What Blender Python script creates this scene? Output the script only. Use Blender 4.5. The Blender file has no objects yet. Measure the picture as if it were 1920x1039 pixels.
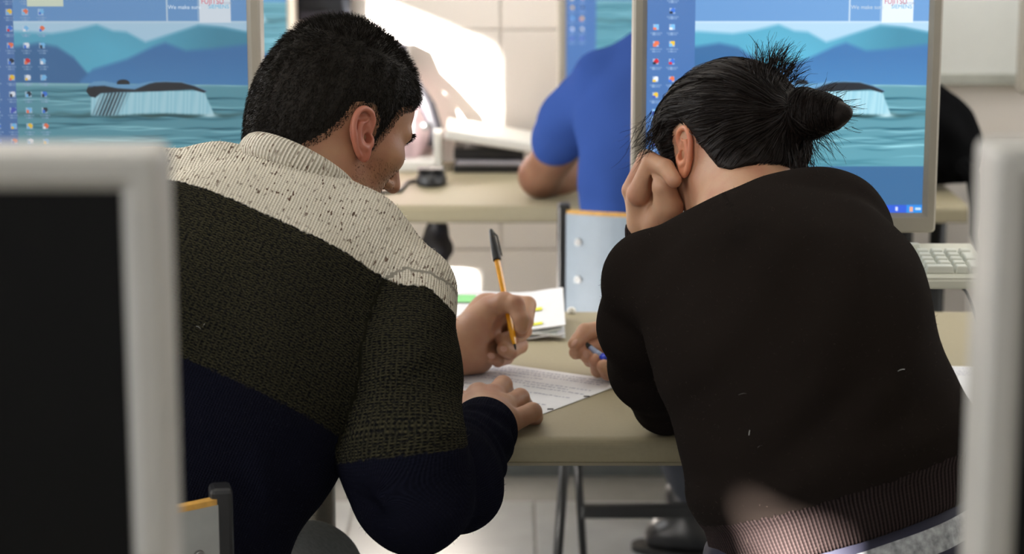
import bpy, bmesh, math, random
import numpy as np
from mathutils import Vector, Matrix

random.seed(7)
RNG = np.random.default_rng(7)
SC = bpy.context.scene
COL = SC.collection

# ------------------------------------------------------------------ camera
FPX, CAM_H = 4267.0, 1.49
PITCH = math.atan((519.5 + 338.0) / FPX)
cam_data = bpy.data.cameras.new('camera')
cam_data.sensor_width = 36.0
cam_data.lens = 36.0 * FPX / 1920.0
cam_data.clip_start = 0.05
cam_data.dof.use_dof = True
cam_data.dof.focus_distance = 2.62
cam_data.dof.aperture_fstop = 5.6
cam = bpy.data.objects.new('camera', cam_data)
cam.location = (0, 0, CAM_H)
cam.rotation_euler = (math.pi / 2 - PITCH, 0, 0)
COL.objects.link(cam)
SC.camera = cam

# ------------------------------------------------------------------ colour management
SC.view_settings.view_transform = 'Standard'
SC.view_settings.look = 'None'
SC.view_settings.gamma = 1.0
SC.view_settings.use_curve_mapping = False
SC.view_settings.exposure = 0.0

# ------------------------------------------------------------------ world and sun
world = bpy.data.worlds.new('world')
SC.world = world
world.use_nodes = True
world.node_tree.nodes['Background'].inputs[0].default_value = (0.62, 0.78, 1.0, 1)
world.node_tree.nodes['Background'].inputs[1].default_value = 0.9
SUN_DIR = Vector((0.60, 0.73, -0.25)).normalized()      # the way the light travels: low winter sun from the left windows
sun_data = bpy.data.lights.new('sun', 'SUN')
sun_data.energy = 125.0
sun_data.angle = math.radians(0.9)
sun_data.color = (1.0, 0.95, 0.89)
sun = bpy.data.objects.new('sun', sun_data)
sun.rotation_euler = SUN_DIR.to_track_quat('-Z', 'Y').to_euler()
sun.location = (-6, -4, 5)
COL.objects.link(sun)

def area_light(name, loc, direction, sx, sy, power, color):
    d = bpy.data.lights.new(name, 'AREA')
    d.shape = 'RECTANGLE'; d.size = sx; d.size_y = sy; d.energy = power; d.color = color
    o = bpy.data.objects.new(name, d)
    o.location = loc
    o.rotation_euler = Vector(direction).to_track_quat('-Z', 'Z').to_euler()
    COL.objects.link(o)
    return o
# daylight of the left-hand windows; right, back and ceiling lights are added fill
WX0, WX1, WY0, WY1, WZ = -2.5, 3.2, -2.6, 5.10, 2.9
area_light('daylight_front_window', (WX0 + 0.06, 4.05, 1.75), (1, 0, -0.1), 1.5, 1.3, 56, (0.95, 0.97, 1.0))
area_light('daylight_rear_window', (WX0 + 0.06, 0.65, 1.75), (1, 0, -0.1), 2.2, 1.3, 46, (0.95, 0.97, 1.0))
area_light('added_fill_right', (WX1 - 0.06, 4.05, 1.75), (-1, 0, -0.1), 1.5, 1.3, 50, (0.97, 0.98, 1.0))  # unseen source, added to brighten the back wall from the right
FILL_LAMPS = [(-0.9, 4.1), (1.5, 4.1), (-0.9, 1.0), (1.5, 1.0)]  # unseen ceiling lights, added for general fill
FILL_LAMP_W = [10, 10, 3, 3]
area_light('added_fill_back', (0.3, WY0 + 0.06, 1.7), (0, 1, -0.08), 3.6, 1.4, 28, (0.97, 0.98, 1.0))  # added frontal fill; the rear wall has no windows

# ------------------------------------------------------------------ pixel -> world helpers (for placing things at their own depth)
CF = np.array([0, math.cos(PITCH), -math.sin(PITCH)]); CU = np.array([0, math.sin(PITCH), math.cos(PITCH)])
CR = np.array([1.0, 0, 0]); CC = np.array([0, 0, CAM_H])
def W(px, py, Y):
    d = CF * FPX + CR * (px - 960) + CU * (519.5 - py)
    return CC + d * (Y / d[1])
def ZP(px, py, z):
    d = CF * FPX + CR * (px - 960) + CU * (519.5 - py)
    return CC + d * ((z - CAM_H) / d[2])

# ------------------------------------------------------------------ materials
MATS = {}
def lin(c):
    return tuple((v / 12.92 if v <= 0.04045 else ((v + 0.055) / 1.055) ** 2.4) for v in (x / 255.0 for x in c))
class NT:
    def __init__(s, name):
        s.m = bpy.data.materials.new(name); s.m.use_nodes = True
        s.t = s.m.node_tree; s.b = s.t.nodes['Principled BSDF']
        MATS[name] = s.m
    def n(s, kind, **kw):
        o = s.t.nodes.new(kind)
        for k, v in kw.items():
            if k.startswith('i_'):
                key = k[2:]
                o.inputs[int(key) if key.isdigit() else key].default_value = v
            else: setattr(o, k, v)
        return o
    def l(s, a, b): s.t.links.new(a, b)
    def ramp(s, fac, stops, interp='LINEAR'):
        r = s.n('ShaderNodeValToRGB'); r.color_ramp.interpolation = interp
        e = r.color_ramp.elements
        while len(e) < len(stops): e.new(0.5)
        for i, (p, c) in enumerate(stops):
            e[i].position = p; e[i].color = (*c, 1) if len(c) == 3 else c
        s.l(fac, r.inputs[0]); return r.outputs[0]
    def math(s, op, a, b=None, c=None):
        o = s.n('ShaderNodeMath', operation=op)
        for i, v in enumerate((a, b, c)):
            if v is None: continue
            if isinstance(v, (int, float)): o.inputs[i].default_value = v
            else: s.l(v, o.inputs[i])
        return o.outputs[0]
    def mix(s, fac, a, b):
        o = s.n('ShaderNodeMix', data_type='RGBA')
        for i, v in ((0, fac), (6, a), (7, b)):
            if isinstance(v, (int, float)): o.inputs[i].default_value = v
            elif isinstance(v, tuple): o.inputs[i].default_value = (*v[:3], 1)
            else: s.l(v, o.inputs[i])
        return o.outputs[2]
    def bump(s, h, strength, dist):
        o = s.n('ShaderNodeBump', i_Strength=strength, i_Distance=dist)
        s.l(h, o.inputs['Height']); s.l(o.outputs[0], s.b.inputs['Normal']); return o

def plain(name, rgb, rough=0.5, metal=0.0, var=0.06, scale=30, bump=0.0, spec=0.5):
    if name in MATS: return MATS[name]
    s = NT(name); c = lin(rgb)
    s.b.inputs['Roughness'].default_value = rough
    s.b.inputs['Metallic'].default_value = metal
    s.b.inputs['Specular IOR Level'].default_value = spec
    tc = s.n('ShaderNodeTexCoord')
    no = s.n('ShaderNodeTexNoise', i_Scale=scale, i_Detail=3.0)
    s.l(tc.outputs['Object'], no.inputs['Vector'])
    s.l(s.ramp(no.outputs[0], [(0.3, tuple(v * (1 - var) for v in c)), (0.7, tuple(min(1, v * (1 + var)) for v in c))]), s.b.inputs['Base Color'])
    if bump: s.bump(no.outputs[0], 0.4, bump)
    return s.m

M_WALL = plain('wall_tile_cream', (233, 225, 217), 0.42, var=0.02, scale=3)
M_JOINT = plain('wall_joint', (226, 218, 209), 0.7)
M_PAINT = plain('wall_paint', (226, 221, 210), 0.8, var=0.03)
M_CEIL = plain('ceiling_paint', (236, 234, 228), 0.9)
M_FLOOR = plain('floor_tile_grey', (134, 137, 139), 0.4, var=0.10, scale=9)
M_FJOINT = plain('floor_joint', (122, 122, 120), 0.8)
M_TABLE = plain('table_beige_laminate', (158, 148, 121), 0.58, var=0.03, scale=200)
M_EDGE = plain('table_edge_beige', (142, 132, 110), 0.45, var=0.03)
M_BEZEL = plain('monitor_plastic_grey', (160, 153, 140), 0.45, var=0.02)
M_FBEZEL = plain('monitor_plastic_light', (168, 166, 161), 0.4, var=0.02)
M_SCREEN_OFF = plain('screen_off_black', (8, 8, 9), 0.5, var=0.05, spec=0.12)
M_BLACKMET = plain('black_metal', (14, 14, 15), 0.45, var=0.1)
M_BLACKPL = plain('black_plastic', (30, 30, 32), 0.4, var=0.1)
M_GREYMET = plain('grey_metal', (110, 108, 106), 0.35, metal=0.6)
M_PANEL = plain('grey_laminate', (158, 160, 158), 0.4, var=0.05, scale=40)
M_PANEL_BLUE = plain('bluegrey_laminate', (150, 164, 178), 0.35, var=0.04, scale=40)
M_PLY = plain('plywood_edge', (206, 156, 74), 0.5, var=0.15, scale=80)
M_STEEL = plain('screw_steel', (150, 150, 150), 0.3, metal=0.9)
M_KEYW = plain('keyboard_beige', (222, 222, 208), 0.45, var=0.02)
M_KEYC = plain('keycap_grey', (226, 227, 216), 0.45, var=0.02)
M_WHITE = plain('white_plastic', (228, 226, 220), 0.4, var=0.02)
M_PAPER = plain('paper_white', (232, 232, 236), 0.7, var=0.015, scale=60)
M_INK = plain('ink_blue_grey', (168, 170, 188), 0.8)
M_INKD = plain('ink_dark', (60, 58, 60), 0.8)
M_YEL = plain('highlighter_yellow', (232, 232, 60), 0.7)
M_GRN = plain('highlighter_green', (150, 224, 150), 0.7)
M_RUBBER = plain('cable_black', (18, 18, 20), 0.5)

# ------------------------------------------------------------------ object helpers
def tag(o, label=None, cat=None, group=None, kind=None):
    if label: o['label'] = label
    if cat: o['category'] = cat
    if group: o['group'] = group
    if kind: o['kind'] = kind
    return o
def empty(name, loc=(0, 0, 0), rot=(0, 0, 0), label=None, cat=None, group=None):
    o = bpy.data.objects.new(name, None)
    o.location = loc; o.rotation_euler = rot; o.empty_display_size = 0.05
    COL.objects.link(o); tag(o, label, cat, group)
    return o
def link(name, me, parent=None, mat=None):
    o = bpy.data.objects.new(name, me)
    if mat is not None and not me.materials: me.materials.append(mat)
    COL.objects.link(o)
    if parent is not None: o.parent = parent
    return o
def from_bm(name, bm, mat, parent=None, smooth=False):
    me = bpy.data.meshes.new(name)
    bmesh.ops.recalc_face_normals(bm, faces=bm.faces[:])
    bm.to_mesh(me); bm.free()
    if smooth:
        for p in me.polygons: p.use_smooth = True
    return link(name, me, parent, mat)
def box(bm, lo, hi, bevel=0.0, seg=2):
    r = bmesh.ops.create_cube(bm, size=1.0)
    vs = r['verts']
    for v in vs:
        v.co = Vector([lo[i] + (v.co[i] + 0.5) * (hi[i] - lo[i]) for i in range(3)])
    if bevel:
        es = list({e for v in vs for e in v.link_edges})
        bmesh.ops.bevel(bm, geom=es, offset=bevel, segments=seg, affect='EDGES', profile=0.5)
    return vs
def box_obj(name, lo, hi, mat, parent=None, bevel=0.0, seg=2):
    bm = bmesh.new(); box(bm, lo, hi, bevel, seg)
    return from_bm(name, bm, mat, parent)
def tube(bm, pts, r, n=10, cap=True):
    pts = [Vector(p) for p in pts]
    rs = r if isinstance(r, (list, tuple)) else [r] * len(pts)
    rings = []
    up = None
    for i, p in enumerate(pts):
        t = (pts[min(i + 1, len(pts) - 1)] - pts[max(i - 1, 0)]).normalized()
        if up is None or abs(up.dot(t)) > 0.95:
            up = Vector((0, 0, 1)) if abs(t.z) < 0.9 else Vector((1, 0, 0))
        a = t.cross(up).normalized(); b = a.cross(t).normalized(); up = b
        rings.append([bm.verts.new(p + (a * math.cos(2 * math.pi * k / n) + b * math.sin(2 * math.pi * k / n)) * rs[i]) for k in range(n)])
    for i in range(len(rings) - 1):
        for k in range(n):
            bm.faces.new((rings[i][k], rings[i][(k + 1) % n], rings[i + 1][(k + 1) % n], rings[i + 1][k]))
    if cap:
        bm.faces.new(rings[0][::-1]); bm.faces.new(rings[-1])
def tube_obj(name, pts, r, mat, parent=None, n=10):
    bm = bmesh.new(); tube(bm, pts, r, n)
    o = from_bm(name, bm, mat, parent)
    for p in o.data.polygons: p.use_smooth = len(p.vertices) == 4
    return o
def bez(p0, p1, p2, n=12):
    p0, p1, p2 = Vector(p0), Vector(p1), Vector(p2)
    return [p0 * (1 - t) ** 2 + p1 * 2 * t * (1 - t) + p2 * t * t for t in (i / n for i in range(n + 1))]
def prism(bm, pts2, lo, hi, plane='XY'):
    def P(a, b, c): return (a, b, c) if plane == 'XY' else ((a, c, b) if plane == 'XZ' else (c, a, b))
    A = [bm.verts.new(P(a, b, lo)) for a, b in pts2]; B = [bm.verts.new(P(a, b, hi)) for a, b in pts2]
    bm.faces.new(A); bm.faces.new(B[::-1])
    for i in range(len(A)):
        j = (i + 1) % len(A); bm.faces.new((A[i], A[j], B[j], B[i]))

# ------------------------------------------------------------------ the room
def structure(o): o['kind'] = 'structure'; return o
structure(box_obj('floor', (WX0, WY0, -0.06), (WX1, WY1, -0.004), M_FJOINT))
floor = bpy.data.objects['floor']
TS = 0.40
bm = bmesh.new(); box(bm, (-TS / 2 + 0.003, -TS / 2 + 0.003, -0.012), (TS / 2 - 0.003, TS / 2 - 0.003, 0.0), 0.0015, 1)
tile_proto = from_bm('tile', bm, M_FLOOR, floor)
tile_me = tile_proto.data; first = True
x = -1.75
while x < 2.0:
    y = 1.90 - 0.0
    while y < 5.05:
        if first: o = tile_proto; first = False
        else: o = link('tile', tile_me, floor)
        o.location = (x, y - 0.02, 0.0)
        y += TS
    x += TS
wall = structure(box_obj('wall_back', (WX0, WY1 + 0.008, -0.06), (WX1, WY1 + 0.15, WZ), M_JOINT))
TW, TH = 0.33, 0.25
bm = bmesh.new(); box(bm, (-TW / 2 + 0.0015, -0.010, -TH / 2 + 0.0015), (TW / 2 - 0.0015, 0.010, TH / 2 - 0.0015), 0.0015, 1)
wt = from_bm('tile', bm, M_WALL, wall); wt_me = wt.data; first = True
for i in range(-6, 9):
    for k in range(0, 9):
        if first: o = wt; first = False
        else: o = link('tile', wt_me, wall)
        o.location = (-0.19 + i * TW, WY1 + 0.010, 0.155 + TH * k)
structure(box_obj('baseboard_back', (WX0, WY1 - 0.012, -0.004), (WX1, WY1 + 0.006, 0.03), plain('baseboard_grey', (96, 100, 100), 0.5)))
structure(box_obj('wall_right', (WX1, WY0, -0.06), (WX1 + 0.15, WY1 + 0.15, WZ), M_PAINT))
structure(box_obj('wall_rear', (WX0 - 0.15, WY0 - 0.15, -0.06), (WX1 + 0.15, WY0, WZ), M_PAINT))
structure(box_obj('ceiling', (WX0 - 0.15, WY0 - 0.15, WZ), (WX1 + 0.15, WY1 + 0.15, WZ + 0.12), M_CEIL))
# left wall with openings shaped to the sun patches, plus an added low one
def sun_back(p):                       # where the ray that lands on p enters through the left wall
    t = (p[0] - WX0) / SUN_DIR.x
    return (p[1] - SUN_DIR.y * t, p[2] - SUN_DIR.z * t)
pw = W(915, 97, WY1); jy, jz = sun_back(pw)
pl = W(696, 95, WY1); ky, kz = sun_back(pl)
pb = W(800, 215, WY1); by, bz_ = sun_back(pb)
TH_ = 0.03; SKY = TH_ * SUN_DIR.y / SUN_DIR.x; SKZ = -TH_ * SUN_DIR.z / SUN_DIR.x     # the wall's thickness trims an oblique beam
OPEN1 = (jy - SKY, ky, bz_ - 0.02, jz + SKZ)       # y0, y1, z0, z1
pc_ = W(874, 508, WY1); cy_, cz_ = sun_back(pc_)
OPEN3 = (cy_ - SKY, cy_ + 0.55, sun_back((pc_[0], WY1, 0.22))[1], cz_ + SKZ)
BOUNCE_OPEN = (0.20, 2.00, 0.20, 0.79)  # unseen low opening, added so sunlit floor bounces light under the far desk
qa = W(1400, 985, 2.31); qy, qz = sun_back(qa)
qb = W(1612, 985, 2.33); ry, rz_ = sun_back(qb)
qt = W(1440, 966, 2.31); ty, tz = sun_back(qt)
OPEN2 = (ry - SKY, qy, tz - 0.35, tz + SKZ)
bm = bmesh.new()
ys = sorted({WY0 - 0.15, WY1 + 0.15} | {v for op in (OPEN1, OPEN2, OPEN3, BOUNCE_OPEN) for v in op[:2]})
for ya, yb in zip(ys[:-1], ys[1:]):
    z = -0.06
    for op in sorted((op for op in (OPEN1, OPEN2, OPEN3, BOUNCE_OPEN) if op[0] <= ya + 1e-6 and op[1] >= yb - 1e-6), key=lambda o: o[2]):
        box(bm, (WX0 - TH_, ya, z), (WX0, yb, op[2])); z = op[3]
    box(bm, (WX0 - TH_, ya, z), (WX0, yb, WZ))
structure(from_bm('wall_left', bm, M_PAINT))
for n, op in ((1, OPEN1), (2, OPEN2), (6, OPEN3), (7, BOUNCE_OPEN)):  # the last one frames the added floor-bounce opening
    w = structure(empty('window_%d' % n, (WX0, (op[0] + op[1]) / 2, op[2])))
    bm = bmesh.new(); e = 0.035; cy = (op[0] + op[1]) / 2; hw = (op[1] - op[0]) / 2; hh = op[3] - op[2]
    for lo, hi in (((0, -hw - e, -e), (0.004, -hw, hh + e)), ((0, hw, -e), (0.004, hw + e, hh + e)), ((0, -hw, -e), (0.004, hw, 0)), ((0, -hw, hh), (0.004, hw, hh + e))):
        box(bm, lo, hi)
    from_bm('window_frame', bm, M_WHITE, w)
for k, (lx, ly) in enumerate(FILL_LAMPS):  # added fill panels, out of view
    lamp = empty('fill_lamp', (lx, ly, WZ), label='added white ceiling fill-light panel above the %s' % ['far desk, left', 'far desk, right', 'foreground desk, left', 'foreground desk, right'][k], cat='ceiling lamp', group='added ceiling fill panels')
    box_obj('housing', (-0.62, -0.17, -0.07), (0.62, 0.17, 0.0), M_WHITE, lamp, 0.006)
    a = area_light('fill_lamp_light', (lx, ly, WZ - 0.08), (0, 0, -1), 1.2, 0.3, FILL_LAMP_W[k], (1.0, 0.97, 0.9))

wb = empty('whiteboard', (1.62, WY1 - 0.012, 0.93), label='white board with pale grey frame fixed on the tiled back wall', cat='whiteboard')
box_obj('panel', (-0.78, -0.006, 0.0), (0.78, 0.010, 1.05), plain('whiteboard_enamel', (232, 234, 230), 0.25, var=0.01), wb)
bm = bmesh.new()
for lo, hi in (((-0.80, -0.014, -0.022), (0.80, 0.010, 0.004)), ((-0.80, -0.014, 1.04), (0.80, 0.010, 1.06)), ((-0.80, -0.014, 0.0), (-0.78, 0.010, 1.05)), ((0.78, -0.014, 0.0), (0.80, 0.010, 1.05))):
    box(bm, lo, hi, 0.002, 1)
from_bm('frame', bm, plain('alu_frame', (190, 192, 184), 0.4, metal=0.3), wb)

# frames and blinds added on solid wall behind the daylight area lights
M_BLIND = plain('blind_white', (236, 236, 232), 0.8)
for n, (cy, w_) in ((3, (4.05, 1.5)), (4, (0.65, 2.2)), (5, (4.05, 1.5))):  # the right-wall one is wholly added, to go with its fill light
    w = structure(empty('window_%d' % n, (WX0 if n < 5 else WX1, cy, 1.1), (0, 0, 0 if n < 5 else math.pi)))
    bm = bmesh.new(); hw = w_ / 2; e = 0.05
    for lo, hi in (((0, -hw - e, -e), (0.03, -hw, 1.3 + e)), ((0, hw, -e), (0.03, hw + e, 1.3 + e)), ((0, -hw, -e), (0.03, hw, 0)), ((0, -hw, 1.3), (0.03, hw, 1.3 + e)), ((0, -0.02, 0), (0.025, 0.02, 1.3))):
        box(bm, lo, hi, 0.004, 1)
    from_bm('window_frame', bm, M_WHITE, w)
    bm = bmesh.new(); box(bm, (0.004, -0.0, -0.013), (0.008, w_ - 0.01, 0.013))
    slat = None
    for k in range(46):
        if slat is None: slat = from_bm('blind_slat', bm, M_BLIND, w); o = slat
        else: o = link('blind_slat', slat.data, w)
        o.location = (0.004, -hw + 0.005, 0.02 + k * 0.028)

# ------------------------------------------------------------------ tables
TABLE_Z = 0.74
def table(name, x0, x1, y0, y1, label, leg_xs, metal):
    cx, cy = (x0 + x1) / 2, (y0 + y1) / 2
    t = empty(name, (cx, cy, 0), label=label, cat='table', group='classroom tables')
    bm = bmesh.new()
    # top with a post-formed rolled front edge: profile in (y, z) swept along x
    prof = [(y1 - cy, TABLE_Z - 0.028), (y1 - cy, TABLE_Z)]
    yf = y0 - cy
    prof += [(yf + 0.012, TABLE_Z)]
    for k in range(1, 7):
        a = k / 6 * math.pi / 2
        prof.append((yf + 0.012 - 0.012 * math.sin(a), TABLE_Z - 0.012 + 0.012 * math.cos(a)))
    prof += [(yf, TABLE_Z - 0.030), (yf + 0.004, TABLE_Z - 0.034), (yf + 0.02, TABLE_Z - 0.034), (yf + 0.02, TABLE_Z - 0.028)]
    A = [bm.verts.new((x0 - cx, a, b)) for a, b in prof]; B = [bm.verts.new((x1 - cx, a, b)) for a, b in prof]
    bm.faces.new(A[::-1]); bm.faces.new(B)
    for i in range(len(A)):
        j = (i + 1) % len(A); bm.faces.new((A[i], A[j], B[j], B[i]))
    from_bm('table_top', bm, M_TABLE, t)
    box_obj('edge_strip', (x0 - cx, yf - 0.0015, TABLE_Z - 0.0345), (x1 - cx, yf + 0.006, TABLE_Z - 0.0305), M_EDGE, t)
    for lx in leg_xs:
        for ly in (yf + 0.16, y1 - cy - 0.05):
            tube_obj('leg', [(lx - cx, ly, 0.0), (lx - cx, ly, TABLE_Z - 0.028)], 0.017, metal, t, 14)
        box_obj('rail', (lx - cx - 0.012, yf + 0.16, TABLE_Z - 0.07), (lx - cx + 0.012, y1 - cy - 0.05, TABLE_Z - 0.0285), metal, t)
    return t
NEAR_Y = ZP(960, 820, TABLE_Z)[1]; NEAR_B = ZP(960, 585, TABLE_Z)[1]
FAR_Y = ZP(900, 386, TABLE_Z)[1]; FAR_B = WY1 - 0.06
table('table', -1.00, 1.25, NEAR_Y - 0.006, NEAR_B, 'beige laminate table where the two students lean and write', [-0.85, 1.1], M_GREYMET)
FAR_X1 = W(1816, 380, FAR_Y)[0]
table('table', -1.15, FAR_X1, FAR_Y, FAR_B, 'beige laminate table against the tiled back wall', [-1.05, W(1757, 480, FAR_Y + 0.16)[0]], M_BLACKMET)
table('table', -1.0, 1.25, 0.72, 1.42, 'beige laminate table carrying the two switched-off monitors in front', [-0.85, 1.1], M_GREYMET)
# round metal post under the near table
_p = W(602, 950, 3.1)
col_leg = empty('table_pedestal', (_p[0], 3.1, 0), label='grey round metal pedestal leg under the table beside the man', cat='table leg')
tube_obj('column', [(0, 0, 0.012), (0, 0, TABLE_Z - 0.029)], 0.0205, M_GREYMET, col_leg, 20)
tube_obj('foot_plate', [(0, 0, 0.0), (0, 0, 0.012)], 0.10, M_GREYMET, col_leg, 24)

# ------------------------------------------------------------------ screen picture (flat print on the screens)
SW, SH = 0.377, 0.301
def paint_screen(variant):
    nx, ny = 350, 280
    X, T = np.meshgrid(np.linspace(0, 1, nx), np.linspace(0, 1, ny))
    px = 1208 + X * 525 - 1258.0          # wallpaper drawn in a frame whose right edge is 475
    py = T * 420 - 20
    rng = np.random.default_rng(3)
    im = np.zeros((ny, nx, 3))
    def setc(mask, c, a=1.0):
        m = (mask * a)[..., None] if not np.isscalar(mask) else mask
        im[:] = im * (1 - m) + np.array(c) * m
    def below(pts):
        p = np.array(pts, float); return np.interp(px, p[:, 0], p[:, 1])
    def sm(d, w=2.5): return np.clip(d / w + 0.5, 0, 1)
    setc(np.ones_like(px), (176, 212, 236))
    # hills
    bk = below([(-50, 62), (45, 56), (110, 60), (150, 54), (195, 43), (225, 55), (250, 57), (285, 76), (330, 62), (385, 45), (430, 49), (475, 58)])
    setc(sm(py - bk, 9), (86, 170, 200))
    setc(sm(py - bk, 9) * np.clip((px - 300) / 120, 0, 1), (66, 140, 168))
    setc(sm(py - bk - 20, 30) * np.clip(1 - np.abs(px - 220) / 110, 0, 1), (92, 182, 214), 0.7)
    f1 = below([(-50, 90), (45, 84), (85, 78), (120, 85), (150, 105), (175, 135), (200, 150)])
    setc(sm(py - f1, 10) * (px < 205), (58, 108, 160))
    f2 = below([(160, 150), (185, 128), (250, 108), (300, 84), (322, 77), (360, 92), (400, 89), (475, 80)])
    setc(sm(py - f2, 10) * (px > 160), (62, 118, 176))
    setc(sm(py - f2, 10) * (px > 160) * np.clip((py - 100) / 60, 0, 1), (72, 132, 188))
    # water
    wat = sm(py - (152 + 0.012 * (px - 45)), 2)
    setc(wat, (92, 152, 168))
    streak = np.zeros_like(px)
    for k in range(60):
        y0 = rng.uniform(155, 312); x0 = rng.uniform(30, 480); L = rng.uniform(25, 140); h = rng.uniform(1.0, 2.6)
        streak += rng.choice([-1, 1]) * np.exp(-((py - y0 - 1.5 * np.sin(px / 17 + k)) / h) ** 2) * np.exp(-((px - x0) / L) ** 4)
    im[:] += (wat * streak)[..., None] * np.array((34, 34, 32))
    setc(wat * np.exp(-((py - 155) / 4) ** 2), (150, 196, 208), 0.7)
    setc(wat * np.clip((py - 240) / 60, 0, 1), (96, 168, 186), 0.35)
    dark = np.exp(-((py - 213 - 2 * np.sin(px / 11)) / 4.5) ** 2) * (0.4 + 0.6 * np.exp(-((px - 300) / 130) ** 4))
    setc(dark * wat, (34, 66, 66), 0.75)
    # falling water under the tail
    top = below([(170, 176), (185, 178), (200, 172), (280, 169), (395, 167)])
    botm = below([(170, 214), (230, 214), (300, 209), (405, 213)])
    lft = 180 - (py - 175) * 0.05; rgt = 392 + (py - 168) * 0.40
    fall = sm(py - top) * sm(botm - py, 5) * sm(px - lft, 4) * sm(rgt - px, 4)
    stre = 0.5 + 0.5 * np.sin(px * 0.62 + 2 * np.sin(px * 0.21) + (py - 170) * 0.05)
    setc(fall, (150, 206, 224)); setc(fall * stre, (186, 226, 238), 0.6)
    dk = fall * np.clip(1 - np.abs(px - 216 + (py - 190) * 0.5) / 30, 0, 1) * (0.5 + 0.5 * np.sin(px * 0.95 + (py - 170) * 0.42))
    setc(np.clip(dk * 1.8, 0, 1), (30, 46, 60))
    setc(np.exp(-((py - 214) / 3.5) ** 2) * np.exp(-((px - 402) / 14) ** 2), (190, 226, 236))
    # tail flukes
    tp = below([(171, 168), (176, 156), (186, 150), (205, 149), (230, 154), (262, 156), (290, 150), (320, 149), (350, 150), (375, 157), (396, 166)])
    bt = below([(171, 169), (178, 178), (188, 180), (198, 172), (230, 170), (280, 169), (330, 167), (370, 165), (392, 171), (397, 168)])
    tail = sm(py - tp, 2) * sm(bt - py, 2) * (px > 171) * (px < 397)
    setc(tail, (104, 158, 200))
    setc(tail * sm(py - (tp + 9 - 7 * np.clip((px - 262) / 40, 0, 1)), 3), (24, 30, 40))
    setc(tail * (px < 188) * sm(py - 160, 6), (20, 26, 36))
    setc(sm(1 - ((px - 241) / 12) ** 2 - ((py - 153) / 7) ** 2, 0.4) * (py < 155), (22, 30, 40))
    # frame of the desktop theme
    side = px < 40
    setc(sm(37 - py, 1.5), (108, 158, 212))
    setc(sm(37 - py, 1.5) * np.clip(1 - px / 300, 0, 1), (96, 144, 200), 0.6)
    setc(np.exp(-((py - 38.5) / 1.6) ** 2), (196, 222, 240))
    setc(sm(py - 311, 1.5), (56, 104, 150))
    setc(side, (74, 116, 176))
    setc(((px > 326) & (px < 328) & (py < 38)), (190, 214, 236)); setc(((px > 384) & (px < 386) & (py < 38)), (170, 200, 228))
    setc(((px > 387) & (px < 446) & (py < 39)), (226, 238, 250))
    setc(sm(py - 385, 1), (44, 92, 214)); setc(sm(py - 385, 1) * (px > 446), (40, 140, 226))
    setc(((px > 425) & (px < 429) & (py > 389) & (py < 396)), (210, 220, 250)); setc(((px > 451) & (px < 457) & (py > 388) & (py < 397)), (240, 170, 130))
    setc(((px > 462) & (px < 472) & (py > 390) & (py < 395)), (190, 220, 245))
    # desktop icons
    pal = [(232, 238, 248), (60, 120, 220), (210, 40, 50), (240, 200, 60), (70, 90, 190), (120, 190, 240), (236, 120, 80), (30, 40, 60)]
    cols = [(-38, 0), (-8, 0)] if variant == 1 else [(-38, 3), (-8, 4), (62 - 37, 1), (92 - 37, 2)]
    rows = [-12, 18, 48, 79, 113, 146, 176, 207, 240, 268] if variant == 1 else [-10, 20, 51, 82, 112, 143, 174, 204, 235, 264]
    if variant == 1: cols = [(-33, 0), (-3, 0)]
    else: cols = [(-44, 0), (-12, 0), (20 + 42, 0), (92, 0)]
    shift = 0 if variant == 1 else 0
    for ci, (cx, _) in enumerate(cols):
        if variant == 2 and ci < 2: cx = (2, 32)[ci]
        for ri, ry in enumerate(rows):
            if variant == 1 and ci == 0 and ri < 2: continue
            c1 = pal[int(rng.integers(0, 8))]; c2 = pal[int(rng.integers(0, 8))]
            m = (np.abs(px - cx) < 5.4) & (np.abs(py - ry) < 5.4)
            setc(m * 1.0, (196, 214, 238), 0.7); 
            setc((np.hypot(px - cx - 1, py - ry + 1) < 4.6), c1); setc((np.abs(px - cx + 2.5) < 2.6) & (np.abs(py - ry - 2.5) < 2.6), c2)
            setc((np.abs(px - cx) < 11) & ((np.abs(py - ry - 10.5) < 1.5) | ((np.abs(py - ry - 14.5) < 1.5) & (np.abs(px - cx) < 8))) * (np.sin(px * 1.9) > -0.5), (150, 178, 214), 0.7)
    if variant == 2:
        setc(((px > 66) & (px < 134) & (py > -6) & (py < 10)), (214, 226, 206))
    im = np.clip(im, 0, 255) / 255.0
    im = np.where(im <= 0.04045, im / 12.92, ((im + 0.055) / 1.055) ** 2.4)
    me = bpy.data.meshes.new('screen_picture')
    V = np.stack([(X - 0.5) * SW, np.zeros_like(X), (0.5 - T) * SH], -1).reshape(-1, 3)
    i = np.arange(nx * ny).reshape(ny, nx)
    Q = np.stack([i[:-1, :-1], i[1:, :-1], i[1:, 1:], i[:-1, 1:]], -1).reshape(-1, 4)
    me.from_pydata(V.tolist(), [], Q.tolist())
    at = me.color_attributes.new('picture', 'FLOAT_COLOR', 'POINT')
    at.data.foreach_set('color', np.concatenate([im.reshape(-1, 3), np.ones((nx * ny, 1))], 1).astype(np.float32).ravel())
    return me
def screen_mat(name, strength):
    s = NT(name)
    at = s.n('ShaderNodeAttribute', attribute_name='picture')
    s.b.inputs['Base Color'].default_value = (0.02, 0.02, 0.02, 1)
    s.b.inputs['Roughness'].default_value = 0.35
    s.l(at.outputs['Color'], s.b.inputs['Emission Color'])
    s.b.inputs['Emission Strength'].default_value = strength
    return s.m
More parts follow.
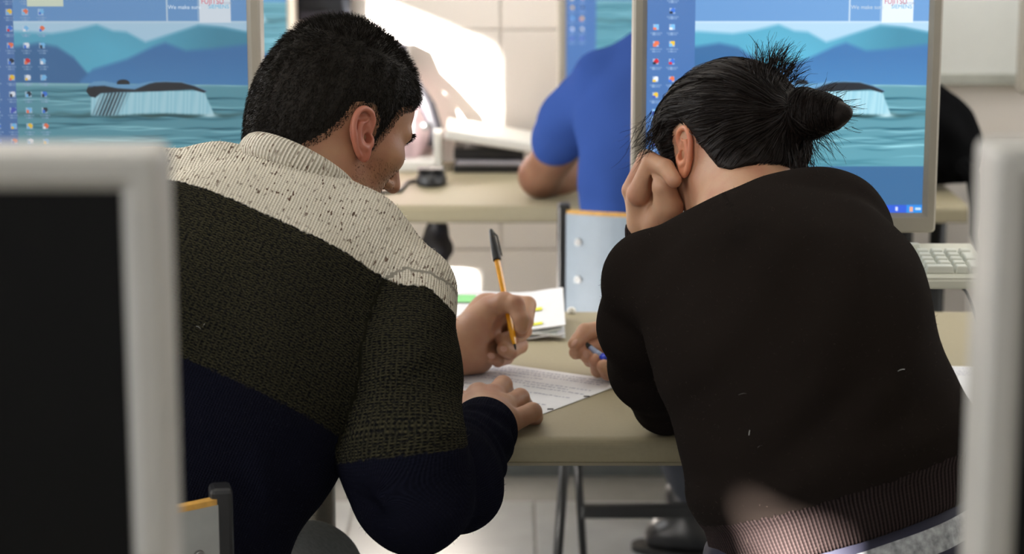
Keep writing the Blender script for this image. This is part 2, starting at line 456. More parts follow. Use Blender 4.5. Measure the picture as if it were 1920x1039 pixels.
def emis(name, rgb, st):
    s = NT(name); s.b.inputs['Base Color'].default_value = (0.02, 0.02, 0.02, 1)
    s.b.inputs['Emission Color'].default_value = (*lin(rgb), 1); s.b.inputs['Emission Strength'].default_value = st
    return s.m
M_SCR = screen_mat('screen_bright', 1.15); M_SCR_DIM = screen_mat('screen_dim', 0.72)
SCR1 = paint_screen(1); SCR2 = paint_screen(2)
SCR1.materials.append(M_SCR); SCR2.materials.append(M_SCR_DIM)
SCR3 = SCR1.copy(); SCR3.materials.clear(); SCR3.materials.append(screen_mat('screen_far', 1.15))
M_LR, M_LB, M_LW, M_LG = emis('letter_red', (214, 60, 90), 0.9), emis('letter_cyan', (60, 178, 220), 0.9), emis('letter_white', (220, 236, 250), 0.9), emis('letter_grey', (150, 160, 180), 0.9)
def lettering(body, x, z, size, mat, parent, y=-0.0006, bold=0.0, sx=1.0):
    c = bpy.data.curves.new('lettering', 'FONT'); c.body = body; c.size = size; c.offset = bold
    o = bpy.data.objects.new('tmp', c); COL.objects.link(o)
    bpy.context.view_layer.update()
    me = bpy.data.meshes.new_from_object(o.evaluated_get(bpy.context.evaluated_depsgraph_get()))
    bpy.data.objects.remove(o)
    me.name = 'lettering'; me.materials.clear()
    for v in me.vertices: v.co = (v.co.x * sx, 0, v.co.y)
    p = link('lettering', me, parent, mat); p.location = (x, y, z)
    return p
def sxz(px, py): return ((px + 50.0) / 525 - 0.5) * SW, (0.5 - (py + 20.0) / 420) * SH

# ------------------------------------------------------------------ monitors
BZ, BZB, MDEP = 0.0185, 0.027, 0.048
MW, MH = SW + 2 * BZ, SH + BZ + BZB
def monitor(x, y, zb, label, yaw=0.0, tilt=0.0, scr=None, bez=None, group=None, texts=False, desk_z=TABLE_Z):
    bez = bez or M_BEZEL
    m = empty('monitor', (x, y, desk_z), (0, 0, yaw), label, 'monitor', group)
    hz = zb - desk_z + MH / 2
    Rt = Matrix.Rotation(-tilt, 4, 'X'); T = Matrix.Translation((0, 0, hz)) @ Rt
    z0, z1 = -MH / 2, MH / 2
    sz0, sz1 = z0 + BZB, z1 - BZ
    # bezel frame with rounded outer corners and a chamfer down to the screen
    def rr(hw, lo, hi, r, n=5):
        out = []
        for cx, cz, a0 in ((hw - r, hi - r, 0), (-hw + r, hi - r, 90), (-hw + r, lo + r, 180), (hw - r, lo + r, 270)):
            for k in range(n + 1):
                a = math.radians(a0 + 90 * k / n); out.append((cx + r * math.cos(a), cz + r * math.sin(a)))
        return out
    bm = bmesh.new()
    loops = []
    for hw, lo, hi, r, yy in ((MW / 2, z0, z1, 0.006, MDEP), (MW / 2, z0, z1, 0.006, 0.004), (MW / 2 - 0.003, z0 + 0.003, z1 - 0.003, 0.005, 0.0),
                              (SW / 2 + 0.0065, sz0 - 0.006, sz1 + 0.0065, 0.0012, 0.0), (SW / 2, sz0, sz1, 0.0006, 0.0065), (SW / 2 - 0.001, sz0 + 0.001, sz1 - 0.001, 0.0005, 0.012)):
        loops.append([bm.verts.new((a, yy, b)) for a, b in rr(hw, lo, hi, r)])
    for L1, L2 in zip(loops[:-1], loops[1:]):
        for i in range(len(L1)):
            j = (i + 1) % len(L1); bm.faces.new((L1[i], L1[j], L2[j], L2[i]))
    bm.faces.new(loops[0])
    bm.transform(T); from_bm('bezel', bm, bez, m)
    bm = bmesh.new()
    L = []
    for hw, lo, hi, r, yy in ((MW / 2 - 0.01, z0 + 0.01, z1 - 0.01, 0.01, MDEP - 0.001), (MW / 2 - 0.05, z0 + 0.05, z1 - 0.06, 0.02, MDEP + 0.025), (MW / 2 - 0.07, z0 + 0.07, z1 - 0.08, 0.02, MDEP + 0.028)):
        L.append([bm.verts.new((a, yy, b)) for a, b in rr(hw, lo, hi, r)])
    for A, B in zip(L[:-1], L[1:]):
        for i in range(len(A)):
            j = (i + 1) % len(A); bm.faces.new((A[i], A[j], B[j], B[i]))
    bm.faces.new(L[-1]); bm.transform(T); from_bm('back_cover', bm, bez, m)
    if scr is not None:
        s = link('screen', scr, m); s.matrix_local = T @ Matrix.Translation((0, 0.006, (sz0 + sz1) / 2))
    else:
        bm = bmesh.new(); box(bm, (-SW / 2, 0.006, sz0), (SW / 2, 0.011, sz1)); bm.transform(T); s = from_bm('screen', bm, M_SCREEN_OFF, m)
    if texts:
        for body, a, b, sz, mt, sx in (('We make sure', 329, 14, 0.0074, M_LW, 1.0), ('FUJITSU', 391, 4.5, 0.0105, M_LR, 0.84), ('COMPUTERS', 421, 5, 0.0035, M_LG, 1.0), ('SIEMENS', 404, 13, 0.0075, M_LB, 1.0)):
            tx, tz = sxz(a, b); lettering(body, tx, tz, sz, mt, s, sx=sx)
    # stand: hinge, neck, foot
    neck_top = hz - 0.02
    bm = bmesh.new(); box(bm, (-0.032, MDEP + 0.03, 0.018), (0.032, MDEP + 0.058, neck_top), 0.004); from_bm('neck', bm, M_BLACKPL if bez is M_BEZEL else bez, m)
    bm = bmesh.new(); box(bm, (-0.045, MDEP + 0.02, neck_top - 0.05), (0.045, MDEP + 0.05, neck_top + 0.03), 0.004); from_bm('hinge', bm, bez, m)
    bm = bmesh.new(); prism(bm, [(0.12 * math.cos(a) * 1.0, MDEP + 0.02 + 0.095 * math.sin(a)) for a in (2 * math.pi * k / 28 for k in range(28))], 0.0, 0.018); from_bm('foot', bm, bez, m)
    return m
mR = W(1469, 437, 3.05)
monitor(mR[0], 3.05, mR[2], 'lit grey monitor showing a whale tail desktop, behind the woman', scr=SCR1, texts=True, group='lit monitors on the near table')
mL = W(211, 437, 3.05)
monitor(mL[0], 3.05, mL[2], 'lit grey monitor with four icon columns and whale tail, behind the man', scr=SCR2, texts=True, group='lit monitors on the near table')
fz = W(150, 291, 1.10)[2] - MH
fL = W(296, 400, 1.10)[0] - MW / 2
monitor(fL, 1.10, fz, 'switched-off light grey monitor in the left foreground', bez=M_FBEZEL, group='dark foreground monitors')
fR = W(1868, 300, 1.10)[0] + MW / 2
monitor(fR, 1.10, W(1900, 281, 1.10)[2] - MH, 'switched-off light grey monitor in the right foreground', bez=M_FBEZEL, group='dark foreground monitors')
zf = W(1100, 178, 4.93)[2]
monitor(W(1046, 60, 4.93)[0] + MW / 2, 4.93, zf, 'far lit monitor in front of the person in blue', scr=SCR3, group='monitors on the far table')
monitor(W(553, 30, 4.93)[0] - MW / 2, 4.93, zf, 'far lit monitor just left of the black wall panel', scr=SCR3, group='monitors on the far table')
monitor(W(1903, 60, 4.93)[0] + MW / 2, 4.85, W(1900, 168, 4.93)[2], 'far monitor at the right edge, in front of the whiteboard', group='monitors on the far table', scr=SCR3)
# its own small stand table, out of frame to the right
table('table', FAR_X1 + 0.16, 2.7, FAR_Y + 0.02, FAR_B, 'beige laminate table at the right end of the back wall', [FAR_X1 + 0.3, 2.5], M_BLACKMET)

# thin black screen panel on the back wall above the man's head
t0 = W(556, 30, 5.05); t1 = W(657, 30, 5.05)
pc = empty('wall_panel', ((t0[0] + t1[0]) / 2, WY1, W(600, 41, 5.05)[2]), label='black display panel fixed to the back wall above the man\'s head', cat='panel')
hw = (t1[0] - t0[0]) / 2; zs = W(600, 18, 5.05)[2] - pc.location.z
box_obj('casing', (-hw, -0.045, 0.0), (hw, -0.001, 0.40), plain('tower_black', (34, 37, 44), 0.5), pc, 0.004)
box_obj('glass', (-hw + 0.006, -0.049, zs), (hw - 0.006, -0.044, 0.39), plain('tower_front', (24, 28, 36), 0.4), pc, 0.002)
box_obj('lower_strip', (-hw + 0.006, -0.047, 0.003), (hw - 0.006, -0.044, zs - 0.004), plain('tower_vent', (58, 56, 68), 0.55), pc, 0.002)

# ------------------------------------------------------------------ keyboard (beige, its number pad juts past the woman)
def keyboard(name, loc, rot, label, parent=None, mat=M_KEYW, kmat=M_KEYC):
    k = empty(name, loc, rot, label, 'keyboard')
    D, Wd = 0.162, 0.455        # local: origin at the front right corner, x to the left negative, y back
    bm = bmesh.new()
    prof = [(0, 0), (0, 0.013), (0.004, 0.017), (D - 0.004, 0.030), (D, 0.026), (D, 0)]
    A = [bm.verts.new((-Wd, a, b)) for a, b in prof]; B = [bm.verts.new((0, a, b)) for a, b in prof]
    bm.faces.new(A[::-1]); bm.faces.new(B)
    for i in range(len(A)):
        j = (i + 1) % len(A); bm.faces.new((A[i], A[j], B[j], B[i]))
    bmesh.ops.bevel(bm, geom=bm.edges[:], offset=0.0025, segments=2, affect='EDGES')
    from_bm('case', bm, mat, k)
    cache = {}
    def key(x0, y0, w, d):
        kk = (round(w, 3), round(d, 3))
        if kk not in cache:
            bm = bmesh.new()
            b = [(0.0006, 0.0006, 0), (w - 0.0006, 0.0006, 0), (w - 0.0006, d - 0.0006, 0), (0.0006, d - 0.0006, 0)]
            t = [(0.0028, 0.002, 0.0095), (w - 0.0028, 0.002, 0.0095), (w - 0.0028, d - 0.0035, 0.0085), (0.0028, d - 0.0035, 0.0085)]
            Bv = [bm.verts.new(v) for v in b]; Tv = [bm.verts.new(v) for v in t]
            bm.faces.new(Tv); bm.faces.new(Bv[::-1])
            for i in range(4):
                j = (i + 1) % 4; bm.faces.new((Bv[i], Bv[j], Tv[j], Tv[i]))
            bmesh.ops.bevel(bm, geom=bm.edges[:], offset=0.0009, segments=1, affect='EDGES')
            o = from_bm('key', bm, kmat, k); cache[kk] = o.data
        else: o = link('key', cache[kk], k)
        o.location = (x0, y0, 0.0168 + (y0 / D) * 0.0128); o.rotation_euler = (math.atan2(0.013, D), 0, 0)
    U = 0.019; xp = -0.012 - 4 * U; yp = 0.014
    key(xp, yp, 2 * U, U); key(xp + 2 * U, yp, U, U); key(xp + 3 * U, yp, U, 2 * U)
    for r in (1, 2, 3):
        for c in range(3): key(xp + c * U, yp + r * U, U, U)
    key(xp + 3 * U, yp + 2 * U, U, 2 * U)
    for c in range(4): key(xp + c * U, yp + 4 * U, U, U)
    xa = xp - 0.006 - 3 * U
    for c in range(3): key(xa + c * U, yp, U, U)
    key(xa + U, yp + U, U, U)
    for r in (3, 4):
        for c in range(3): key(xa + c * U, yp + r * U, U, U)
    xm = xa - 0.006 - 15 * U
    for r in range(5):
        if r == 0:
            for a, w in ((0, 1.5), (1.5, 1.25), (2.75, 1.25), (4, 6), (10, 1.25), (11.25, 1.25), (12.5, 2.5)): key(xm + a * U, yp, w * U, U)
        else:
            key(xm, yp + r * U, 1.5 * U, U)
            for c in range(12): key(xm + (1.5 + c) * U, yp + r * U, U, U)
            key(xm + 13.5 * U, yp + r * U, 1.5 * U, U)
    for c in range(16): key(xm + c * 1.22 * U, yp + 5.6 * U, U, U * 0.9)
    return k
kb_front = W(1866, 537, 2.90)
keyboard('keyboard', (kb_front[0], 2.90, kb_front[2] - 0.004), (math.radians(0.8), 0, 0), 'beige keyboard resting raised in front of the lit monitor, number pad past the woman')
# the flat desktop computer it rests on, hidden behind the woman
dc = empty('desktop_computer', (0.32, 3.00, TABLE_Z), label='flat grey desktop computer under the beige keyboard behind the woman', cat='computer')
box_obj('case', (-0.16, -0.09, 0.004), (0.16, 0.025, kb_front[2] - 0.006 - TABLE_Z), M_KEYW, dc, 0.004)
for sx in (-1, 1): box_obj('foot', (sx * 0.13 - 0.01, -0.08, 0), (sx * 0.13 + 0.01, 0.02, 0.005), M_BLACKPL, dc)
c0 = W(1735, 545, 2.93); c1 = W(1748, 560, 2.95); c2 = W(1738, 583, 2.98)
kc = tube_obj('keyboard_cable', bez(c0, c1 + np.array([0.004, 0, 0]), [c2[0] - 0.005, 3.0, TABLE_Z + 0.003]) + [Vector((c2[0] - 0.05, 3.02, TABLE_Z + 0.003))], 0.0022, M_RUBBER)
tag(kc, 'thin black cable dropping from the beige keyboard to the table', 'cable')
c0 = W(1805, 540, 3.02); c2 = W(1850, 590, 3.05)
kc = tube_obj('mouse_cable', bez(c0, W(1825, 552, 3.03), [c2[0] + 0.01, 3.06, TABLE_Z + 0.003]) + [Vector((c2[0] + 0.15, 3.1, TABLE_Z + 0.003))], 0.0022, M_RUBBER)
tag(kc, 'thin black cable slanting down right of the beige keyboard', 'cable')

# ------------------------------------------------------------------ chairs
def chair(x, y, yaw, ztop, label, panel_mat, scale=1.0):
    c = empty('chair', (x, y, 0), (0, 0, yaw), label, 'chair', 'plywood-backed classroom chairs')
    R, th = 0.37, math.radians(31)
    hx = R * math.sin(th); ye = -0.20; yc = ye - (0 - R * math.cos(th))       # arc centre in front
    def arc(a, r): return (r * math.sin(a), yc - r * math.cos(a))
    zb = ztop - 0.30
    n = 18
    def arcsheet(name, r0, r1, z0, z1, mat, a=th - 0.03):
        bm = bmesh.new(); rows = []
        for i in range(n + 1):
            t = -a + 2 * a * i / n
            p, q = arc(t, r0), arc(t, r1)
            rows.append([bm.verts.new((p[0], p[1], z0)), bm.verts.new((q[0], q[1], z0)), bm.verts.new((q[0], q[1], z1)), bm.verts.new((p[0], p[1], z1))])
        for A, B in zip(rows[:-1], rows[1:]):
            for k in range(4):
                j = (k + 1) % 4; bm.faces.new((A[k], B[k], B[j], A[j]))
        bm.faces.new(rows[0]); bm.faces.new(rows[-1][::-1])
        return from_bm(name, bm, mat, c)
    arcsheet('backrest', R, R + 0.012, zb, ztop - 0.012, panel_mat)
    arcsheet('plywood_edge', R + 0.0006, R + 0.0114, ztop - 0.0122, ztop - 0.006, M_PLY)
    for s in (-1, 1):
        bm = bmesh.new()
        box(bm, (s * hx - 0.0115, ye - 0.016, 0.43), (s * hx + 0.0115, ye + 0.016, ztop + 0.004), 0.005, 2)
        from_bm('post', bm, M_BLACKPL, c)
        tube_obj('leg', [(s * (hx - 0.010), ye - 0.005, 0.44), (s * (hx + 0.020), ye - 0.04, 0.0)], 0.0095, M_BLACKMET, c)
        tube_obj('leg', [(s * (hx - 0.022), ye + 0.16, 0.44), (s * (hx - 0.052), 0.02, 0.0)], 0.0080, M_BLACKMET, c)
        tube_obj('seat_rail', [(s * hx, ye, 0.435), (s * hx, 0.18, 0.435)], 0.011, M_BLACKMET, c)
        for dz in (0.062, 0.13):
            a = s * (th - 0.095); p = arc(a, R + 0.0125)
            q = arc(a, R + 0.016)
            sc = tube_obj('screw', [(p[0], p[1], ztop - dz), (q[0], q[1], ztop - dz)], [0.007, 0.006], M_STEEL, c, 14)
            r = arc(a, R + 0.0165); tube_obj('screw_socket', [(q[0], q[1], ztop - dz), (r[0], r[1], ztop - dz)], 0.003, M_BLACKPL, sc, 6)
    bm = bmesh.new(); box(bm, (-hx + 0.012, ye + 0.02, 0.446), (hx - 0.012, 0.21, 0.458), 0.005, 2); from_bm('seat', bm, panel_mat, c)
    box_obj('crossbar', (-hx + 0.042, -0.012, 0.168), (hx - 0.042, 0.008, 0.195), M_BLACKMET, c, 0.004)
    return c
cp = W(413, 910, 2.25)
yw = math.radians(12)
hxx, yee = 0.37 * math.sin(math.radians(31)), -0.20
man_chair = (cp[0] - (hxx * math.cos(yw) - yee * math.sin(yw)), cp[1] - (hxx * math.sin(yw) + yee * math.cos(yw)))
chair(man_chair[0], man_chair[1], yw, cp[2] - 0.004, 'grey laminate chair with plywood edge under the man in the striped sweater', M_PANEL)
bp = W(1057, 381, 4.02)
chair(bp[0] + hxx, bp[1] + 0.20, 0.0, bp[2] - 0.004, 'blue-grey laminate chair under the person in the blue shirt', M_PANEL_BLUE)

# stool under the woman
st = empty('stool', (0.345, 2.50, 0), label='black round stool under the woman', cat='stool')
bm = bmesh.new(); prism(bm, [(0.17 * math.cos(a), 0.17 * math.sin(a)) for a in (2 * math.pi * k / 28 for k in range(28))], 0.42, 0.455); from_bm('seat', bm, M_BLACKPL, st)
for k in range(4):
    a = math.pi / 4 + k * math.pi / 2
    tube_obj('leg', [(0.13 * math.cos(a), 0.13 * math.sin(a), 0.425), (0.19 * math.cos(a), 0.19 * math.sin(a), 0)], 0.012, M_BLACKMET, st)

# ------------------------------------------------------------------ papers on the near table
def sheet(name, P, label, cat='paper', lines=(), th=0.0006, z=TABLE_Z + 0.0006):
    P = [np.array(p) for p in P]; c = sum(P) / 4
    o = empty(name, (c[0], c[1], z), label=label, cat=cat)
    bm = bmesh.new(); prism(bm, [(p[0] - c[0], p[1] - c[1]) for p in P], 0, th); from_bm('page', bm, M_PAPER, o)
    a = (P[1] - P[0])[:2]; b = (P[3] - P[0])[:2]; o0 = (P[0] - c)[:2]
    bm = bmesh.new()
    for (u0, u1, v, hgt) in lines:
        u = u0
        while u < u1:
            w = RNG.uniform(0.006, 0.03); jit = RNG.uniform(-0.003, 0.003)
            p = [o0 + a * uu + b * vv for uu, vv in ((u, v + jit), (u + w, v + jit), (u + w, v + hgt + jit), (u, v + hgt + jit))]
            bm.faces.new([bm.verts.new((q[0], q[1], th + 0.0002)) for q in p])
            u += w + RNG.uniform(0.004, 0.016)
    h = from_bm('handwriting', bm, M_INK, o); h['kind'] = 'stuff'
    return o, c
A_ = ZP(940, 683, TABLE_Z); B_ = ZP(1178, 717, TABLE_Z)
ab = B_ - A_; ab[2] = 0; L_ = np.linalg.norm(ab); ab /= L_
Cdir = ZP(1012, 780, TABLE_Z) - B_; Cdir[2] = 0; Cdir /= np.linalg.norm(Cdir)
perp = np.array([ab[1], -ab[0], 0]);
if perp @ Cdir < 0: perp = -perp
wid = 0.21
PA = [B_ - ab * wid, B_, B_ + Cdir * 0.297, B_ - ab * wid + Cdir * 0.297]
ln = [(0.06, 0.9, v, 0.012) for v in (0.05, 0.085, 0.12)] + [(0.05, 0.5, 0.17, 0.01), (0.1, 0.93, 0.235, 0.012), (0.05, 0.8, 0.27, 0.012), (0.5, 0.95, 0.31, 0.012), (0.1, 0.93, 0.40, 0.012), (0.08, 0.6, 0.47, 0.01), (0.3, 0.9, 0.56, 0.012), (0.1, 0.85, 0.62, 0.012), (0.1, 0.7, 0.72, 0.012), (0.1, 0.7, 0.8, 0.012)]
sheet1, sc1 = sheet('exam_sheet', PA, 'white sheet with faint handwriting under the man\'s two hands', lines=ln)
for (u, v) in ((1100, 743), (1032, 767)):
    p = ZP(u, v, TABLE_Z + 0.0015)
    d = box_obj('printed_mark', (p[0] - sc1[0] - 0.004, p[1] - sc1[1] - 0.003, 0.0006), (p[0] - sc1[0] + 0.004, p[1] - sc1[1] + 0.003, 0.0009), M_INKD, sheet1)
R0 = ZP(1768, 688, TABLE_Z); R1 = ZP(1905, 690, TABLE_Z)
r01 = R1 - R0; r01 /= np.linalg.norm(r01)
pr = np.array([r01[1], -r01[0], 0])
PB = [R0 - r01 * 0.05, R0 + r01 * 0.16, R0 + r01 * 0.16 + pr * 0.262, R0 - r01 * 0.05 + pr * 0.262]
sheet('exam_sheet', PB, 'white sheet lying at the woman\'s right elbow by the foreground monitor', lines=[(0.1, 0.95, v, 0.01) for v in (0.05, 0.1, 0.13, 0.16, 0.19)])
# wad of loose notes with highlighter marks
nA = ZP(1056, 640, TABLE_Z)
nt = empty('notepad', (nA[0] - 0.09, nA[1], TABLE_Z), label='thick wad of creased notes with yellow highlighter marks', cat='notepad')
for k in range(7):
    bm = bmesh.new(); nx_, ny_ = 10, 6
    dx = RNG.uniform(-0.004, 0.004)
    vs = [[bm.verts.new((-0.14 + 0.23 * i / nx_ + dx, 0.0 + 0.165 * j / ny_ + RNG.uniform(-0.001, 0.001) + k * 0.001,
                         0.003 + k * 0.0022 + (0.016 + k * 0.001) * (j / ny_) ** 1.4 + 0.006 * math.sin(i * 0.8 + k) * (i / nx_) ** 2)) for i in range(nx_ + 1)] for j in range(ny_ + 1)]
    for j in range(ny_):
        for i in range(nx_): bm.faces.new((vs[j][i], vs[j][i + 1], vs[j + 1][i + 1], vs[j + 1][i]))
    top = bmesh.ops.extrude_face_region(bm, geom=bm.faces[:])
    for v in top['geom']:
        if isinstance(v, bmesh.types.BMVert): v.co.z += 0.0017
    p = from_bm('page', bm, M_PAPER if k % 2 == 0 else plain('paper_grey', (214, 218, 214), 0.7), nt)
    last = p
def on_notes(u, v, du, dv, mat, name):
    bm = bmesh.new(); nn = 8; vv = []
    for a in range(nn + 1):
        x_ = u + du * a / nn; row = []
        for b_ in (0, 1):
            y_ = v + dv * b_; j = y_ / 0.165
            row.append(bm.verts.new((x_, y_, 0.003 + 6 * 0.0022 + 0.0019 + 0.022 * max(0, j) ** 1.4 + 0.006 * math.sin(((x_ + 0.14) / 0.23 * 10) * 0.8 + 6) * ((x_ + 0.14) / 0.23) ** 2 + 0.0006)))
        vv.append(row)
    for A, B in zip(vv[:-1], vv[1:]): bm.faces.new((A[0], B[0], B[1], A[1]))
    from_bm(name, bm, mat, nt)
on_notes(0.025, 0.020, 0.035, 0.012, M_YEL, 'highlighter_mark')
on_notes(0.030, 0.085, 0.030, 0.012, M_YEL, 'highlighter_mark')
on_notes(-0.10, 0.12, 0.06, 0.03, M_GRN, 'highlighter_mark')
er = W(1071, 576, 3.47)
bm = bmesh.new(); bmesh.ops.create_uvsphere(bm, u_segments=14, v_segments=8, radius=0.007)
for v in bm.verts: v.co.z = max(-0.0035, v.co.z)
o = from_bm('pen_cap', bm, M_WHITE, None, True); o.location = (er[0], NEAR_B - 0.012, TABLE_Z + 0.0035); tag(o, 'tiny white round cap at the back edge of the table', 'cap')

# ------------------------------------------------------------------ implicit surfaces -> meshes (bodies, clothes, bags)
def smin(a, b, k):
    h = np.clip(0.5 + 0.5 * (b - a) / k, 0, 1)
    return b * (1 - h) + a * h - k * h * (1 - h)
def smax(a, b, k): return -smin(-a, -b, k)
def rcone(P, a, b, r1, r2):
    a = np.asarray(a, np.float32); ab = np.asarray(b, np.float32) - a
    q = P - a
    t = np.clip(q @ ab / max(float(ab @ ab), 1e-12), 0, 1)
    return np.linalg.norm(q - t[:, None] * ab, axis=1) - (r1 + (r2 - r1) * t)
def ellip(P, c, R, rad):
    q = (P - np.asarray(c, np.float32)) @ np.asarray(R, np.float32)
    rad = np.asarray(rad, np.float32)
    k0 = np.linalg.norm(q / rad, axis=1); k1 = np.linalg.norm(q / rad ** 2, axis=1)
    return k0 * (k0 - 1) / np.maximum(k1, 1e-9)
class Blob:
    def __init__(s): s.ops = []; s.lo = np.full(3, 1e9); s.hi = np.full(3, -1e9)
    def _b(s, c, r): s.lo = np.minimum(s.lo, np.asarray(c) - r); s.hi = np.maximum(s.hi, np.asarray(c) + r)
    def cone(s, a, b, r1, r2, k=0.02, sub=False):
        s.ops.append(('c', a, b, r1, r2, k, sub))
        if not sub: s._b(a, r1); s._b(b, r2)
        return s
    def chain(s, pts, k=0.02, k0=None):
        for i, (p, q) in enumerate(zip(pts[:-1], pts[1:])):
            s.cone(p[:3], q[:3], p[3], q[3], k0 if (i == 0 and k0 is not None) else k)
        return s
    def ell(s, c, R, rad, k=0.02, sub=False):
        s.ops.append(('e', c, R, rad, k, sub))
        if not sub: s._b(c, max(rad))
        return s
    def fn(s, f, k=0.02, sub=False): s.ops.append(('f', f, k, sub)); return s
    def __call__(s, P):
        d = None
        for o in s.ops:
            v = rcone(P, *o[1:5]) if o[0] == 'c' else (ellip(P, *o[1:4]) if o[0] == 'e' else o[1](P))
            k, sub = o[-2], o[-1]
            if d is None: d = v
            elif sub: d = smax(d, -v, k)
            else: d = smin(d, v, k)
        return d
def eval_grid(fn, lo, hi, h):
    lo = np.asarray(lo, float); n = (np.ceil((np.asarray(hi) - lo) / h / 4).astype(int)) * 4 + 1
    nc = (n - 1) // 4 + 1
    ax = [lo[i] + np.arange(nc[i]) * 4 * h for i in range(3)]
    G = np.stack(np.meshgrid(*ax, indexing='ij'), -1).reshape(-1, 3).astype(np.float32)
    Fc = fn(G).reshape(nc)
    near = np.abs(Fc) < 4 * h * 1.9
    cell = np.zeros(nc - 1, bool)
    for a in (0, 1):
        for b in (0, 1):
            for c in (0, 1):
                cell |= near[a:nc[0] - 1 + a, b:nc[1] - 1 + b, c:nc[2] - 1 + c]
    F = np.repeat(np.repeat(np.repeat(Fc, 4, 0), 4, 1), 4, 2)[:n[0], :n[1], :n[2]].copy()
    m = np.zeros(n, bool)
    cm = np.repeat(np.repeat(np.repeat(cell, 4, 0), 4, 1), 4, 2)
    m[:-1, :-1, :-1] |= cm; m[1:, 1:, 1:] |= cm; m[1:, :-1, :-1] |= cm; m[:-1, 1:, :-1] |= cm; m[:-1, :-1, 1:] |= cm
    m[1:, 1:, :-1] |= cm; m[1:, :-1, 1:] |= cm; m[:-1, 1:, 1:] |= cm
    I = np.argwhere(m)
    F[m] = fn((lo + I * h).astype(np.float32))
    return F, lo
def surface_nets(F, lo, h):
    S = F < 0
    n = np.array(F.shape)
    cnt = np.zeros(n - 1, np.int8)
    for a in (0, 1):
        for b in (0, 1):
            for c in (0, 1): cnt += S[a:n[0] - 1 + a, b:n[1] - 1 + b, c:n[2] - 1 + c]
    act = (cnt > 0) & (cnt < 8)
    I = np.argwhere(act); idx = np.full(n - 1, -1, np.int64); idx[act] = np.arange(len(I))
    acc = np.zeros((len(I), 3)); num = np.zeros(len(I))
    cs = [(a, b, c) for a in (0, 1) for b in (0, 1) for c in (0, 1)]
    for p in cs:
        for ax in range(3):
            if p[ax]: continue
            q = list(p); q[ax] = 1
            fa = F[I[:, 0] + p[0], I[:, 1] + p[1], I[:, 2] + p[2]]; fb = F[I[:, 0] + q[0], I[:, 1] + q[1], I[:, 2] + q[2]]
            mk = (fa < 0) != (fb < 0)
            t = fa[mk] / (fa[mk] - fb[mk])
            pos = np.tile(np.array(p, float), (mk.sum(), 1)); pos[:, ax] += t
            acc[mk] += pos; num[mk] += 1
    V = lo + h * (I + acc / num[:, None])
    Q = []
    for ax in range(3):
        u, v = (ax + 1) % 3, (ax + 2) % 3
        sl = [slice(None)] * 3; sl2 = [slice(None)] * 3
        sl[ax] = slice(0, n[ax] - 1); sl2[ax] = slice(1, n[ax])
        ch = S[tuple(sl)] != S[tuple(sl2)]
        E_ = np.argwhere(ch); E_ = E_[(E_[:, u] > 0) & (E_[:, v] > 0) & (E_[:, u] < n[u] - 1) & (E_[:, v] < n[v] - 1)]
        inside = S[E_[:, 0], E_[:, 1], E_[:, 2]]
        def ci(du, dv):
            J = E_.copy(); J[:, u] -= du; J[:, v] -= dv
            return idx[J[:, 0], J[:, 1], J[:, 2]]
        q = np.stack([ci(1, 1), ci(0, 1), ci(0, 0), ci(1, 0)], 1)
        q[~inside] = q[~inside][:, ::-1]
        Q.append(q)
    Q = np.concatenate(Q); Q = Q[(Q >= 0).all(1)]
    return V, Q
def sdf_arrays(fn, lo, hi, h, relax=1):
    F, lo = eval_grid(fn, np.asarray(lo) - 3 * h, np.asarray(hi) + 3 * h, h)
    V, Q = surface_nets(F, lo, h)
    for _ in range(relax):                       # light smoothing takes the grid stair-steps away
        s = np.zeros_like(V); c = np.zeros(len(V))
        for k in range(4):
            np.add.at(s, Q[:, k], V[Q[:, (k + 1) % 4]]); np.add.at(c, Q[:, k], 1)
        V = 0.5 * V + 0.5 * s / np.maximum(c, 1)[:, None]
    return V, Q
def mesh_arrays(name, parts, mats, matfn=None, attr=None):
    off = 0; Vs = []; Qs = []
    for V, Q in parts: Vs.append(V); Qs.append(Q + off); off += len(V)
    V = np.concatenate(Vs); Q = np.concatenate(Qs)
    me = bpy.data.meshes.new(name)
    me.vertices.add(len(V)); me.vertices.foreach_set('co', V.astype(np.float32).ravel())
    me.loops.add(len(Q) * 4); me.loops.foreach_set('vertex_index', Q.astype(np.int32).ravel())
    me.polygons.add(len(Q)); me.polygons.foreach_set('loop_start', np.arange(0, len(Q) * 4, 4, dtype=np.int32))
    me.polygons.foreach_set('use_smooth', np.ones(len(Q), bool))
    for m in mats: me.materials.append(m)
    if matfn is not None:
        c = V[Q].mean(1); me.polygons.foreach_set('material_index', matfn(c).astype(np.int32))
    me.update(calc_edges=True)
    if attr is not None:
        for nm, f in attr.items():
            a = me.attributes.new(nm, 'FLOAT_VECTOR', 'POINT'); a.data.foreach_set('vector', f(V).astype(np.float32).ravel())
    return me
def centre_mesh(o, base):                          # the object's origin moves to the thing's base
    base = Vector(base)
    o.data.transform(Matrix.Translation(-base)); o.location = base
def catmull(rows, n):
    R = np.array(rows, float); out = []
    for i in range(len(R) - 1):
        p0, p1, p2, p3 = R[max(i - 1, 0)], R[i], R[i + 1], R[min(i + 2, len(R) - 1)]
        for k in range(n):
            t = k / n
            out.append(0.5 * (2 * p1 + (p2 - p0) * t + (2 * p0 - 5 * p1 + 4 * p2 - p3) * t * t + (3 * p1 - p0 - 3 * p2 + p3) * t ** 3))
    out.append(R[-1]); return np.array(out)
def frame(roll, yaw=0.0):
    a, b = math.radians(roll), math.radians(yaw)
    X = np.array([math.cos(a) * math.cos(b), math.cos(a) * math.sin(b), -math.sin(a)])
    Yv = np.array([-math.sin(b), math.cos(b), 0.0]); Z = np.cross(X, Yv)
    return np.stack([X, Yv, Z], 1)
